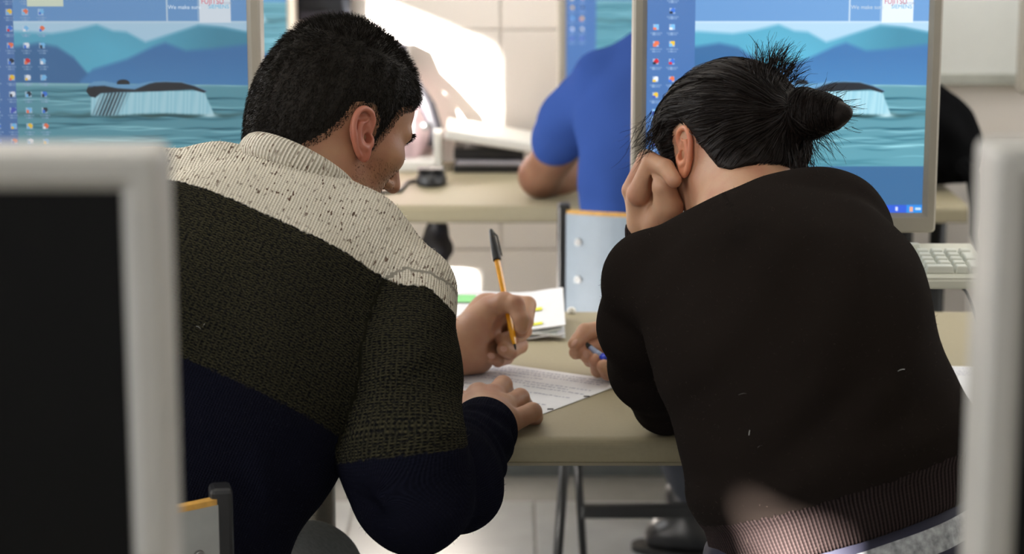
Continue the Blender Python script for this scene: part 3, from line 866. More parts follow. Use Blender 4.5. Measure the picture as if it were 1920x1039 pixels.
def torso(blob, rings, n=5, zr=0.07, grow=0.0, k=0.015):
    """rings: px, py, Y(centre), half width, half depth, roll, yaw"""
    for r in catmull(rings, n):
        blob.ell(W(r[0], r[1], r[2]), frame(r[5], r[6]), (r[3] + grow, r[4] + grow, zr), k)
def pts(L): return [(*W(p[0], p[1], p[2]), p[3]) for p in L]
def head_matrix(yaw, pitch, roll):
    a, b, c = map(math.radians, (yaw, pitch, roll))
    Rz = np.array([[math.cos(a), -math.sin(a), 0], [math.sin(a), math.cos(a), 0], [0, 0, 1]])
    Ry = np.array([[math.cos(b), 0, math.sin(b)], [0, 1, 0], [-math.sin(b), 0, math.cos(b)]])
    Rx = np.array([[1, 0, 0], [0, math.cos(c), -math.sin(c)], [0, math.sin(c), math.cos(c)]])
    return Rz @ Ry @ Rx
I3 = np.eye(3)
def head_blob(c, R, s=1.0, fem=False, tall=0.0, slim=0.0):
    b = Blob()
    def L(x, y, z): return c + R @ (np.array([x, y, z]) * s)
    b.ell(L(-0.004, 0, 0.006 + tall / 2), R, np.array([0.097 - slim, 0.077 - slim * 0.6, 0.090 + tall / 2]) * s, 0.02)
    b.ell(L(-0.030, 0, -0.012), R, np.array([0.072, 0.070, 0.075]) * s, 0.03)
    b.ell(L(0.030, 0, 0.020), R, np.array([0.065, 0.066, 0.062]) * s, 0.03)
    b.ell(L(0.038, 0, -0.055), R, np.array([0.056, 0.056, 0.072]) * s, 0.03)
    for sd in (-1, 1):
        b.cone(L(0.0, sd * 0.050, -0.072), L(0.072, sd * 0.014, -0.118), 0.018 * s, 0.016 * s, 0.02)
        b.ell(L(0.062, sd * 0.042, -0.036), R, np.array([0.026, 0.022, 0.020]) * s, 0.02)
        b.cone(L(0.086, sd * 0.012, 0.000), L(0.078, sd * 0.046, -0.002), 0.010 * s, 0.009 * s, 0.012)
        b.ell(L(0.092, sd * 0.031, -0.018), R, np.array([0.014, 0.017, 0.011]) * s, 0.01, True)
        b.ell(L(0.076, sd * 0.031, -0.018), R, np.array([0.0125, 0.0135, 0.0115]) * s, 0.004)
        b.ell(L(0.097, sd * 0.012, -0.060), R, np.array([0.010, 0.006, 0.007]) * s, 0.005)
    b.cone(L(0.090, 0, -0.010), L(0.114, 0, -0.056), 0.0080 * s, 0.0095 * s, 0.010)
    b.cone(L(0.088, -0.016, -0.086), L(0.088, 0.016, -0.086), 0.0075 * s, 0.0075 * s, 0.006)
    b.cone(L(0.086, -0.014, -0.095), L(0.086, 0.014, -0.095), 0.0080 * s, 0.0080 * s, 0.006)
    b.ell(L(0.076, 0, -0.118), R, np.array([0.020, 0.022, 0.016]) * s, 0.012)
    return b, L
def ear_blob(c, R, s, side, flare=22, pos=(-0.004, 0.071, -0.026), tilt=12, es=1.0):
    """side = -1 right ear, +1 left ear; ear frame: x forward, y outward, z up"""
    b = Blob()
    fa, ti = math.radians(flare), math.radians(tilt)
    Rf = np.array([[math.cos(fa), math.sin(fa), 0], [-math.sin(fa), math.cos(fa), 0], [0, 0, 1]])     # hinge forward edge, rear edge out
    Rt = np.array([[math.cos(ti), 0, -math.sin(ti)], [0, 1, 0], [math.sin(ti), 0, math.cos(ti)]])
    Mx = np.diag([1, side, 1])
    B = R @ Mx @ Rt @ Rf
    o = c + R @ (np.array([pos[0], pos[1] * side, pos[2]]) * s)
    s = s * es
    def L(x, y, z): return o + B @ (np.array([x, y, z]) * s)
    # outline of the helix rim (x backward negative)
    rim = [(0.010, 0.000, 0.006), (0.0125, 0.003, 0.018), (0.008, 0.006, 0.029), (-0.003, 0.008, 0.034), (-0.014, 0.010, 0.030), (-0.020, 0.010, 0.018), (-0.0195, 0.009, 0.003), (-0.015, 0.006, -0.012), (-0.008, 0.004, -0.024)]
    rr = catmull([(*p, 0) for p in rim], 4)
    # plate
    b.ell(L(-0.005, 0.002, 0.008), B, np.array([0.0165, 0.0035, 0.026]) * s, 0.004)
    b.ell(L(0.000, 0.002, -0.020), B, np.array([0.0095, 0.0042, 0.0125]) * s, 0.008)
    for p, q in zip(rr[:-1], rr[1:]): b.cone(L(*p[:3]), L(*q[:3]), 0.0033 * s, 0.0033 * s, 0.0018)
    # antihelix
    ah = catmull([(0.002, 0.006, 0.022, 0), (-0.008, 0.007, 0.016, 0), (-0.0115, 0.007, 0.003, 0), (-0.008, 0.006, -0.010, 0), (0.000, 0.006, -0.015, 0)], 4)
    for p, q in zip(ah[:-1], ah[1:]): b.cone(L(*p[:3]), L(*q[:3]), 0.0030 * s, 0.0030 * s, 0.003)
    b.ell(L(0.009, 0.004, -0.006), B, np.array([0.0045, 0.0035, 0.007]) * s, 0.004)      # tragus
    b.ell(L(0.001, 0.008, 0.001), B, np.array([0.0082, 0.0105, 0.0125]) * s, 0.003, True)   # concha
    b.ell(L(-0.004, 0.010, 0.023), B, np.array([0.0100, 0.0075, 0.0050]) * s, 0.002, True)  # upper hollow
    b.cone(L(0.001, -0.002, -0.012), L(0.002, -0.006, 0.016), 0.008 * s, 0.008 * s, 0.006)  # root
    b.ell(L(0.004, 0.004, -0.002), B, np.array([0.0050, 0.0100, 0.0065]) * s, 0.002, True)
    return b

# ------------------------------------------------------------------ skin, hair and cloth materials
def skin_mat(name, base, red):
    s = NT(name)
    tc = s.n('ShaderNodeTexCoord'); n1 = s.n('ShaderNodeTexNoise', i_Scale=22.0, i_Detail=4.0); n2 = s.n('ShaderNodeTexNoise', i_Scale=420.0, i_Detail=3.0)
    s.l(tc.outputs['Object'], n1.inputs['Vector']); s.l(tc.outputs['Object'], n2.inputs['Vector'])
    s.l(s.mix(s.ramp(n1.outputs[0], [(0.42, (0, 0, 0)), (0.68, (1, 1, 1))]), lin(base), lin(red)), s.b.inputs['Base Color'])
    s.b.inputs['Roughness'].default_value = 0.48
    s.b.inputs['Subsurface Weight'].default_value = 0.25
    s.b.inputs['Subsurface Radius'].default_value = (0.010, 0.004, 0.002)
    s.b.inputs['Subsurface Scale'].default_value = 0.6
    s.bump(n2.outputs[0], 0.25, 0.0006)
    return s
M_SKIN_M = skin_mat('skin_tan', (170, 126, 96), (160, 108, 84)).m
M_SKIN_W = skin_mat('skin_light', (188, 144, 114), (174, 118, 92)).m
M_SKIN_B = skin_mat('skin_brown', (128, 90, 68), (120, 80, 60)).m
M_EAR_M = skin_mat('ear_reddish', (178, 112, 90), (172, 100, 80)).m
M_EAR_W = skin_mat('ear_warm', (200, 132, 98), (188, 112, 84)).m
def hair_mat(name, rgb, rough=0.45):
    s = NT(name); inf = s.n('ShaderNodeObjectInfo'); tc = s.n('ShaderNodeTexCoord')
    no = s.n('ShaderNodeTexNoise', i_Scale=300.0, i_Detail=1.0); s.l(tc.outputs['Object'], no.inputs['Vector'])
    c = lin(rgb); s.l(s.ramp(no.outputs[0], [(0.3, tuple(v * 0.6 for v in c)), (0.75, tuple(v * 1.6 for v in c))]), s.b.inputs['Base Color'])
    s.b.inputs['Roughness'].default_value = rough; s.b.inputs['Specular IOR Level'].default_value = 0.18
    return s.m
M_HAIR_M = hair_mat('hair_black_brown', (30, 25, 20), 0.6); M_HAIR_W = hair_mat('hair_dark_brown', (24, 17, 14), 0.55)
M_NAIL = plain('fingernail', (186, 140, 118), 0.3, var=0.03)
def knit_nodes(s, kind, c1, c2, fleck=None):
    """garment coordinate 'gc': x across the columns, y along them, in metres; returns colour and height (metres)"""
    at = s.n('ShaderNodeAttribute', attribute_name='gc'); sep = s.n('ShaderNodeSeparateXYZ'); s.l(at.outputs['Vector'], sep.inputs[0])
    nz = s.n('ShaderNodeTexNoise', i_Scale=60.0, i_Detail=2.0); s.l(at.outputs['Vector'], nz.inputs['Vector'])
    wob = s.math('MULTIPLY', s.math('SUBTRACT', nz.outputs[0], 0.5), {'column': 0.0016, 'moss': 0.0018, 'fine': 0.003}.get(kind, 0.0006))
    X = s.math('ADD', sep.outputs[0], wob); Y = s.math('ADD', sep.outputs[1], wob)
    px_, py_ = {'column': (0.0034, 0.0030), 'moss': (0.0052, 0.0031), 'fine': (0.0030, 0.0024), 'rib': (0.0048, 0.004), 'smooth': (0.0012, 0.0010)}[kind]
    amp = {'column': 0.0008, 'moss': 0.0012, 'fine': 0.0005, 'rib': 0.0012, 'smooth': 0.00012}[kind]
    sx = s.math('SINE', s.math('MULTIPLY', X, 2 * math.pi / px_))
    sy = s.math('SINE', s.math('MULTIPLY', Y, 2 * math.pi / py_))
    if kind in ('column', 'rib'):
        vz = s.math('SINE', s.math('ADD', s.math('MULTIPLY', Y, 2 * math.pi / py_), s.math('MULTIPLY', s.math('ABSOLUTE', sx), 1.6)))
        hgt = s.math('ADD', s.math('MULTIPLY', sx, 1.0), s.math('MULTIPLY', vz, 0.35 if kind == 'column' else 0.12))
    elif kind == 'moss':
        hgt = s.math('ADD', s.math('MULTIPLY', s.math('MULTIPLY', sx, sy), 0.75), s.math('MULTIPLY', sy, 0.75))
    else:
        hgt = s.math('ADD', s.math('MULTIPLY', sx, 0.6), s.math('MULTIPLY', sy, 0.3))
    h01 = s.math('MULTIPLY_ADD', hgt, 0.35, 0.5)
    big = s.n('ShaderNodeTexNoise', i_Scale=7.0, i_Detail=3.0); s.l(at.outputs['Vector'], big.inputs['Vector'])
    col = s.mix(h01, lin(c2), lin(c1))
    if kind == 'moss':
        n3 = s.n('ShaderNodeTexNoise', i_Scale=320.0, i_Detail=2.0); s.l(at.outputs['Vector'], n3.inputs['Vector'])
        col = s.mix(s.ramp(n3.outputs[0], [(0.36, (0.9, 0.9, 0.9)), (0.58, (0, 0, 0))]), col, lin((18, 18, 22)))
    if fleck:
        mp = s.n('ShaderNodeMapping'); mp.inputs['Scale'].default_value = (0.8, 0.36, 1.0); s.l(at.outputs['Vector'], mp.inputs['Vector'])
        n4 = s.n('ShaderNodeTexNoise', i_Scale=330.0, i_Detail=1.5); s.l(mp.outputs[0], n4.inputs['Vector'])
        n5 = s.n('ShaderNodeTexNoise', i_Scale=28.0, i_Detail=1.0); s.l(at.outputs['Vector'], n5.inputs['Vector'])
        f = s.math('MULTIPLY', s.ramp(n4.outputs[0], [(0.605, (0, 0, 0)), (0.66, (1, 1, 1))]), s.ramp(n5.outputs[0], [(0.34, (0.35, 0.35, 0.35)), (0.55, (1, 1, 1))]))
        col = s.mix(f, col, lin(fleck))
    col = s.mix(s.math('MULTIPLY', s.ramp(big.outputs[0], [(0.35, (0, 0, 0)), (0.7, (1, 1, 1))]), 0.25), col, lin(c2))
    return col, s.math('MULTIPLY', hgt, amp)
def cloth_out(s, col, hgt, strength=0.8):
    s.l(col, s.b.inputs['Base Color'])
    s.b.inputs['Roughness'].default_value = 0.95; s.b.inputs['Specular IOR Level'].default_value = 0.02
    s.bump(hgt, strength, 1.0)
    return s.m
def knit(name, kind, c1, c2, fleck=None):
    s = NT(name); col, h = knit_nodes(s, kind, c1, c2, fleck); return cloth_out(s, col, h)
def banded(name, specs, edge=0.0012):
    """several knits one after the other; attribute 'bd' holds the signed distance (m) to each border, positive on the earlier side"""
    s = NT(name); col, h = knit_nodes(s, *specs[0])
    bd = s.n('ShaderNodeAttribute', attribute_name='bd'); sep = s.n('ShaderNodeSeparateXYZ'); s.l(bd.outputs['Vector'], sep.inputs[0])
    at = s.n('ShaderNodeAttribute', attribute_name='gc'); nz = s.n('ShaderNodeTexNoise', i_Scale=160.0, i_Detail=2.0); s.l(at.outputs['Vector'], nz.inputs['Vector'])
    for i, sp in enumerate(specs[1:]):
        c2, h2 = knit_nodes(s, *sp)
        d = s.math('ADD', sep.outputs[i], s.math('MULTIPLY', s.math('SUBTRACT', nz.outputs[0], 0.5), 0.008))
        f = s.math('MULTIPLY_ADD', d, -0.5 / edge, 0.5); f.node.use_clamp = True
        col = s.mix(f, col, c2)
        h = s.math('ADD', s.math('MULTIPLY', h, s.math('SUBTRACT', 1.0, f)), s.math('MULTIPLY', h2, f))
    return cloth_out(s, col, h)
K_CREAM = ('column', (240, 234, 220), (182, 172, 154), (92, 70, 60)); K_OLIVE = ('moss', (76, 72, 53), (12, 12, 14)); K_NAVY = ('fine', (24, 25, 38), (12, 12, 19))
M_SWEATER = banded('sweater_cream_olive_navy', [K_CREAM, K_OLIVE, K_NAVY])
M_KN = knit('knit_navy', *K_NAVY)
M_KC = knit('knit_cream_rib', 'rib', (240, 234, 220), (160, 149, 130), (112, 92, 80))
K_BROWN = ('smooth', (33, 28, 25), (26, 21, 19)); K_BRIB = ('rib', (62, 51, 50), (15, 12, 12))
M_KB = knit('jersey_brown', *K_BROWN); M_KBR = knit('rib_brown', *K_BRIB)
M_WSWEATER = banded('sweater_brown', [K_BROWN, K_BRIB], 0.0006)
M_BLUE = knit('jersey_blue', 'smooth', (54, 80, 146), (46, 70, 130))
M_JEANS = plain('jeans_grey', (104, 109, 113), 0.85, var=0.15, scale=160)
M_DARKPANTS = plain('trousers_dark', (34, 37, 44), 0.9, var=0.1)
M_SHOE = plain('shoe_black_leather', (26, 25, 26), 0.35)
M_SOLE = plain('shoe_sole', (20, 20, 20), 0.6)

# hair ribbons: strands as thin tapering strips
def ribbons(name, P, width, mat, parent, taper=0.25):
    """P: (n, segs+1, 3)"""
    n, m, _ = P.shape
    T = np.gradient(P, axis=1); T /= np.maximum(np.linalg.norm(T, axis=2, keepdims=True), 1e-9)
    rnd = RNG.normal(size=(n, 1, 3)); S = np.cross(T, rnd); S /= np.maximum(np.linalg.norm(S, axis=2, keepdims=True), 1e-9)
    w = (np.asarray(width).reshape(-1, 1) * np.linspace(1, taper, m)[None])[..., None] * 0.5
    V = np.stack([P - S * w, P + S * w], 2).reshape(-1, 3)
    b = (np.arange(n)[:, None] * m + np.arange(m - 1)[None]) * 2
    Q = np.stack([b, b + 1, b + 3, b + 2], -1).reshape(-1, 4)
    me = mesh_arrays(name, [(V, Q)], [mat])
    return link(name, me, parent)
def grad(fn, P, e=0.0015):
    g = np.stack([fn((P + np.eye(3)[i] * e).astype(np.float32)) - fn((P - np.eye(3)[i] * e).astype(np.float32)) for i in range(3)], 1)
    return g / np.maximum(np.linalg.norm(g, axis=1, keepdims=True), 1e-9)
def sample_faces(V, Q, n, keep):
    c = V[Q].mean(1); a = np.linalg.norm(np.cross(V[Q[:, 2]] - V[Q[:, 0]], V[Q[:, 3]] - V[Q[:, 1]]), axis=1)
    k = keep(c); Qk = Q[k]; a = a[k] / a[k].sum()
    i = RNG.choice(len(Qk), n, p=a); u = RNG.random((n, 4)); u /= u.sum(1, keepdims=True)
    return (V[Qk[i]] * u[..., None]).sum(1)
def poly_sd(x, y, poly):
    """signed distance to a polygon in 2-D (negative inside)"""
    p = np.array(poly, float); d = np.full(len(x), 1e9); ins = np.zeros(len(x), bool)
    for i in range(len(p)):
        a, b = p[i], p[(i + 1) % len(p)]
        ex, ey = b - a; wx, wy = x - a[0], y - a[1]
        t = np.clip((wx * ex + wy * ey) / (ex * ex + ey * ey), 0, 1)
        d = np.minimum(d, np.hypot(wx - ex * t, wy - ey * t))
        c = ((a[1] > y) != (b[1] > y)) & (x < (b[0] - a[0]) * (y - a[1]) / (b[1] - a[1] + 1e-12) + a[0])
        ins ^= c
    return np.where(ins, -d, d)
def arm_coord(P, L):
    """distance along and around a limb polyline, blended smoothly across its joints"""
    L = [np.array(p[:3]) for p in L]; s0 = 0
    ref = np.array([0.3, -0.9, 0.2]); n = len(L) - 1
    W_ = np.zeros(len(P)); A_l = np.zeros(len(P)); C_ = np.zeros(len(P)); S_ = np.zeros(len(P)); best = np.full(len(P), 1e9)
    for i, (a, b) in enumerate(zip(L[:-1], L[1:])):
        ab = b - a; ln = np.linalg.norm(ab); tu = (P - a) @ ab / ln ** 2; t = np.clip(tu, 0, 1)
        d = np.linalg.norm(P - (a + t[:, None] * ab), axis=1); best = np.minimum(best, d)
        q = P - (a + tu[:, None] * ab)
        u = ab / ln; e1 = np.cross(u, ref); e1 /= np.linalg.norm(e1); e2 = np.cross(u, e1)
        ang = np.arctan2(q @ e2, q @ e1)
        w = np.exp(-(d - 0.05) / 0.010) + 1e-12
        W_ += w; A_l += w * (s0 + np.clip(tu, -0.6, 1.6) * ln); C_ += w * np.cos(ang); S_ += w * np.sin(ang); s0 += ln
    return best, A_l / W_, np.arctan2(S_, C_) * 0.055

HAIR_M = [(.094, .050), (.074, .030), (.050, .012), (.044, -.012), (.032, -.048), (.022, -.040), (.017, -.012), (.006, -.001), (-.016, -.008), (-.024, -.036), (-.038, -.060), (-.060, -.085), (-.085, -.110), (-.150, -.09), (-.150, .15), (.12, .15)]
def nail(parent, tip, direction, out, mat=None, w=0.0045, l=0.006):
    tip, direction, out = (np.asarray(v, float) for v in (tip, direction, out))
    d = direction / np.linalg.norm(direction); o = out - d * (out @ d); o /= np.linalg.norm(o); s = np.cross(d, o)
    bm = bmesh.new(); bmesh.ops.create_uvsphere(bm, u_segments=12, v_segments=8, radius=1.0)
    for v in bm.verts:
        p = tip + d * v.co.x * l + s * v.co.y * w + o * (v.co.z * 0.0012); v.co = Vector(p - np.array(parent.location))
    return from_bm('fingernail', bm, mat or M_NAIL, parent, True)
def child(name, me, root):
    o = link(name, me, root); me.transform(Matrix.Translation(-Vector(root.location))); return o
def wrinkle(P, seed, amp, scale):
    r = np.random.default_rng(seed); d = np.zeros(len(P))
    for k in range(7):
        v = r.normal(size=3); v /= np.linalg.norm(v); d += np.sin(P @ v * (2 * math.pi / scale) * r.uniform(0.6, 1.5) + r.uniform(0, 6.28) + 1.2 * np.sin(P @ r.normal(size=3) * 14))
    return d * amp / 3.0

def folds(P, segs):
    """creases: (px, py, Y) -> (px, py, Y), ridge height, width; a valley runs along one side"""
    out = np.zeros(len(P))
    for p, q, amp, w in segs:
        a, b = W(*p), W(*q); ab = b - a; L = np.linalg.norm(ab); u = ab / L
        t = np.clip((P - a) @ ab / L ** 2, 0, 1); v = P - (a + t[:, None] * ab); dd = np.linalg.norm(v, axis=1)
        side = np.cross(u, [0, 1.0, 0]); side /= np.linalg.norm(side); s = v @ side
        fade = np.sin(np.clip(t, 0.02, 0.98) * math.pi) ** 0.6
        out += -amp * fade * np.exp(-(dd / w) ** 2) + 0.9 * amp * fade * np.exp(-(((s - 1.6 * w) / w) ** 2)) * np.exp(-(dd / (3 * w)) ** 2)
    return out
MAN_FOLDS = [((745, 560, 2.44), (690, 660, 2.38), .006, .010), ((850, 590, 2.48), (705, 640, 2.40), .005, .011), ((830, 640, 2.42), (700, 720, 2.38), .004, .012), ((860, 800, 2.38), (760, 830, 2.345), .004, .012),
             ((470, 850, 2.325), (540, 1010, 2.35), .007, .016), ((400, 900, 2.325), (480, 1030, 2.33), .005, .014), ((560, 780, 2.37), (640, 850, 2.42), .005, .014), ((880, 850, 2.50), (800, 1000, 2.37), .004, .012), ((915, 880, 2.55), (850, 985, 2.42), .004, .010)]
WOMAN_FOLDS = [((1195, 560, 2.47), (1300, 470, 2.44), .005, .012), ((1230, 620, 2.48), (1330, 545, 2.36), .005, .013), ((1245, 700, 2.48), (1360, 630, 2.34), .005, .014), ((1290, 780, 2.42), (1440, 690, 2.31), .004, .016), ((1350, 880, 2.33), (1570, 700, 2.29), .0045, .018),
               ((1500, 900, 2.29), (1700, 690, 2.33), .0045, .018), ((1640, 860, 2.31), (1770, 720, 2.40), .004, .016), ((1400, 925, 2.31), (1500, 925, 2.29), .005, .012), ((1340, 420, 2.47), (1560, 370, 2.52), .0035, .012), ((1560, 360, 2.53), (1650, 440, 2.49), .003, .012)]

# ================================================================== the man in the striped sweater
MU = np.array([0.38, 0.42, 0.85]); MU /= np.linalg.norm(MU)
ML = np.cross(np.array([0.0, 1, 0]), MU); ML /= np.linalg.norm(ML)
M_RINGS = [(250, 1130, 2.46, .162, .130, 12, 0), (300, 960, 2.45, .155, .122, 15, 0), (376, 780, 2.44, .166, .125, 18, 6), (432, 620, 2.46, .168, .128, 22, 10), (486, 500, 2.52, .160, .110, 26, 12), (525, 440, 2.56, .108, .074, 28, 8), (545, 412, 2.60, .066, .052, 28, 8)]
M_ARM = pts([(770, 548, 2.53, .0525), (758, 690, 2.46, .0580), (756, 858, 2.41, .0665), (766, 934, 2.40, .055)])
M_FORE = pts([(772, 938, 2.40, .056), (850, 903, 2.50, .0550), (898, 822, 2.625, .041)])
M_LARM = pts([(292, 362, 2.63, .052), (330, 560, 2.78, .056), (430, 745, 2.93, .052), (640, 700, 3.00, .042), (820, 660, 3.03, .036)])
def man_sweater():
    tb = Blob(); torso(tb, M_RINGS, n=4, zr=0.075)
    tb.chain(pts([(538, 418, 2.58, .056), (671, 461, 2.57, .055), (772, 546, 2.53, .052)]), 0.03)
    tb.chain(pts([(505, 388, 2.60, .057), (400, 362, 2.62, .054), (292, 362, 2.63, .050)]), 0.03)
    tb.chain(M_LARM, 0.02)
    ab = Blob(); ab.chain(M_ARM, 0.03); ab.chain(M_FORE, 0.018)
    fw = M_FORE[-1]
    arm_l = M_ARM + M_FORE[1:]
    def fn(P):
        t0, a0 = tb(P), ab(P); r0 = smin(t0, a0, 0.006)
        nr = np.abs(r0) < 0.04
        if not nr.any(): return r0
        P, t, a = P[nr], t0[nr], a0[nr]
        d, al, ar = arm_coord(P, arm_l)
        a = a - 0.0024 * np.sin(al * 2 * math.pi / 0.038 + 2.5 * np.sin(ar * 34 + al * 25)) * np.clip((al - 0.36) / 0.06, 0, 1)
        a = a - 0.0050 * np.exp(-((al - 0.285 - ar * 0.12) / 0.022) ** 2) + 0.004 * np.exp(-((al - 0.32 - ar * 0.12) / 0.016) ** 2)
        t = t + wrinkle(P, 4, 0.0022, 0.16) + 0.004 * np.exp(-((P @ MU - m_o2 + 0.10) / 0.03) ** 2)
        a = a + wrinkle(P, 5, 0.0022, 0.11)
        r0[nr] = smin(t, a, 0.006) + folds(P, MAN_FOLDS)
        return r0
    return fn, tb, ab, arm_l
m_o1 = W(560, 405, 2.40) @ MU + 0.003; m_o2 = W(480, 725, 2.31) @ MU
fn, m_tb, m_ab, m_arm_l = man_sweater()
lo = np.array([-0.62, 2.2, 0.44]); hi = np.array([0.02, 3.12, 1.22])
lo[2] = 0.50
V, Q = sdf_arrays(fn, lo, hi, 0.0045); MSV, MSQ, m_fn = V, Q, fn
def man_is_arm(C): return m_ab(C.astype(np.float32)) < m_tb(C.astype(np.float32))
def man_bd(Vv):
    al_t = Vv @ MU; arm = man_is_arm(Vv); d, al, ar = arm_coord(Vv, m_arm_l)
    d1 = al_t - m_o1 + 0.011 * np.clip((Vv[:, 0] - W(640, 500, 2.45)[0]) / 0.08, 0, 1) - np.where(arm, 0.012 * np.exp(-((Vv[:, 0] - W(800, 545, 2.47)[0]) / 0.02) ** 2), 0)
    return np.stack([d1, np.where(arm, 0.205 - al, al_t - m_o2), np.zeros(len(Vv))], 1)
def man_gc(Vv):
    arm = man_is_arm(Vv); d, al, ar = arm_coord(Vv, m_arm_l)
    # columns follow the body: use x across the back and wrap over the shoulders
    gx = Vv @ ML; gy = Vv @ MU
    out = np.stack([gx, gy, np.zeros(len(Vv))], 1)
    out[arm] = np.stack([ar, al, np.zeros(len(Vv))], 1)[arm]
    return out
sweater_me = mesh_arrays('sweater', [(V, Q)], [M_SWEATER], None, {'gc': man_gc, 'bd': man_bd})

# head, neck, ears, hands: the body
MH_S = 0.96
MH_C = W(630, 204, 2.69); MH_R = head_matrix(32, 28, -9)
hb, HL = head_blob(MH_C, MH_R, MH_S, tall=0.014, slim=0.008)
nb = Blob(); nb.ops = list(hb.ops); nb.lo, nb.hi = hb.lo.copy(), hb.hi.copy()
nk = W(560, 385, 2.62)
nb.cone(HL(-0.028, 0, -0.055), nk, 0.053, 0.060, 0.03)
nb.cone(HL(-0.05, 0, -0.03), nk + np.array([-0.02, 0.0, 0.0]), 0.045, 0.055, 0.03)
man_parts = [sdf_arrays(nb, nb.lo, nb.hi, 0.0024)]
mh_V, mh_Q = man_parts[0]
ears = []
for sd in (-1, 1):
    eb = ear_blob(MH_C, MH_R, MH_S, sd, flare=2, es=0.98, tilt=22, pos=(0.008, 0.073, -0.036))
    ears.append(sdf_arrays(eb, eb.lo, eb.hi, 0.0011, 0))
body = Blob(); torso(body, M_RINGS, n=2, zr=0.07, grow=-0.018)
body.chain([(p[0], p[1], p[2], p[3] - 0.016) for p in M_ARM]).chain([(p[0], p[1], p[2], p[3] - 0.016) for p in M_FORE]).chain([(p[0], p[1], p[2], p[3] - 0.014) for p in M_LARM])
M_HIP = W(270, 1150, 2.46)
RK = W(570, 1085, 2.78); LK = np.array([-0.42, 2.92, 0.54])
body.chain([(*(M_HIP + np.array([0.06, 0, -0.03])), .085), (*RK, .058), (RK[0] + 0.02, RK[1] + 0.12, 0.10, .035)])
body.chain([(*(M_HIP + np.array([-0.08, 0, -0.03])), .085), (*LK, .058), (LK[0] - 0.02, LK[1] + 0.10, 0.10, .035)])
man_parts.append(sdf_arrays(body, body.lo, body.hi, 0.009))
# right hand, palm down on the table edge
rh = Blob()
rh.chain(pts([(880, 840, 2.58, .027), (908, 810, 2.655, .025)]), 0.015)
MCP = dict(i=(896, 742, 2.79, .0150), m=(925, 745, 2.79, .0150), r=(946, 764, 2.765, .0145), p=(956, 792, 2.725, .0140))
for q in MCP.values(): rh.chain(pts([(908, 808, 2.66, .023), q]), 0.012)
rh.chain(pts([(905, 780, 2.72, .017), (932, 782, 2.72, .017)]), 0.015)
rh.chain(pts([MCP['i'], (900, 734, 2.86, .0110), (906, 742, 2.90, .0095)]), 0.004)
rh.chain(pts([MCP['m'], (943, 722, 2.825, .0120), (951, 741, 2.86, .0105), (946, 754, 2.87, .0095)]), 0.0035)
rh.chain(pts([MCP['r'], (975, 746, 2.795, .0120), (985, 762, 2.835, .0105), (979, 771, 2.84, .0095)]), 0.0035)
rh.chain(pts([MCP['p'], (998, 773, 2.755, .0120), (1002, 782, 2.79, .0105), (995, 786, 2.80, .0090)]), 0.0035)
rh.chain(pts([(890, 792, 2.70, .018), (870, 762, 2.76, .0135), (866, 748, 2.82, .0110)]), 0.008)
for q in ('i', 'm', 'r', 'p'):
    rh.ell(W(MCP[q][0], MCP[q][1] - 5, MCP[q][2] - 0.003), I3, (.0115, .0115, .0125), 0.006)
for q in ('i', 'm', 'r'): rh.chain(pts([(912, 790, 2.69, .0200), (MCP[q][0] - 2, MCP[q][1] + 4, MCP[q][2] - 0.01, .0150)]), 0.004)
man_parts.append(sdf_arrays(rh, rh.lo, rh.hi, 0.0019))
# left hand, fist round the pen
lh = Blob()
lh.chain(pts([(800, 655, 3.02, .028), (862, 648, 3.03, .030), (890, 658, 3.035, .025)]), 0.02)
lh.chain(pts([(885, 640, 3.03, .030), (908, 607, 3.025, .0260), (926, 580, 3.03, .018)]), 0.02)
lh.chain(pts([(872, 668, 3.05, .026), (898, 674, 3.055, .019)]), 0.02)
lh.chain(pts([(880, 625, 3.07, .028), (915, 585, 3.085, .022), (942, 577, 3.095, .0165)]), 0.02)
lh.chain(pts([(915, 610, 3.10, .022), (935, 640, 3.10, .017)]), 0.02)
lh.ell(W(953, 622, 3.00), I3, (.022, .040, .026), 0.008, True)
lh.ell(W(932, 652, 3.005), I3, (.013, .030, .011), 0.006, True)
lh.chain(pts([(918, 578, 3.03, .0175), (945, 567, 3.012, .0140), (966, 572, 3.000, .0125), (977, 600, 2.985, .0105), (978, 614, 2.982, .0090)]), 0.0035)
lh.chain(pts([(942, 570, 3.10, .0145), (989, 572, 3.065, .0122), (986, 604, 3.025, .0105), (978, 622, 3.01, .0092)]), 0.002)
lh.chain(pts([(945, 600, 3.11, .014), (982, 620, 3.08, .0115), (962, 632, 3.035, .0100), (940, 637, 3.025, .0090)]), 0.002)
lh.chain(pts([(940, 630, 3.11, .013), (974, 648, 3.075, .0118), (956, 661, 3.03, .0105), (944, 655, 3.015, .0098)]), 0.002)
lh.chain(pts([(925, 650, 3.10, .012), (950, 670, 3.075, .0102), (934, 676, 3.035, .0092), (922, 669, 3.02, .0088)]), 0.002)
man_parts.append(sdf_arrays(lh, lh.lo, lh.hi, 0.0019))
man_base = (float(M_HIP[0]), float(M_HIP[1]), 0.0)
me = mesh_arrays('person', man_parts + ears, [M_SKIN_M, M_EAR_M])
nb_f = sum(len(q) for _, q in man_parts); mi = np.zeros(sum(len(q) for _, q in man_parts + ears), np.int32); mi[nb_f:] = 1
hc = mh_V[mh_Q].mean(1); hp = (hc - MH_C) @ MH_R / MH_S; mi[:len(mh_Q)][poly_sd(hp[:, 0], hp[:, 2], HAIR_M) < -0.007] = 2
me.materials.append(M_HAIR_M); me.polygons.foreach_set('material_index', mi)
man = link('person', me); centre_mesh(man, man_base)
tag(man, 'man with short dark hair in cream, olive and navy sweater writing with a pen', 'person')
child('sweater', sweater_me, man)
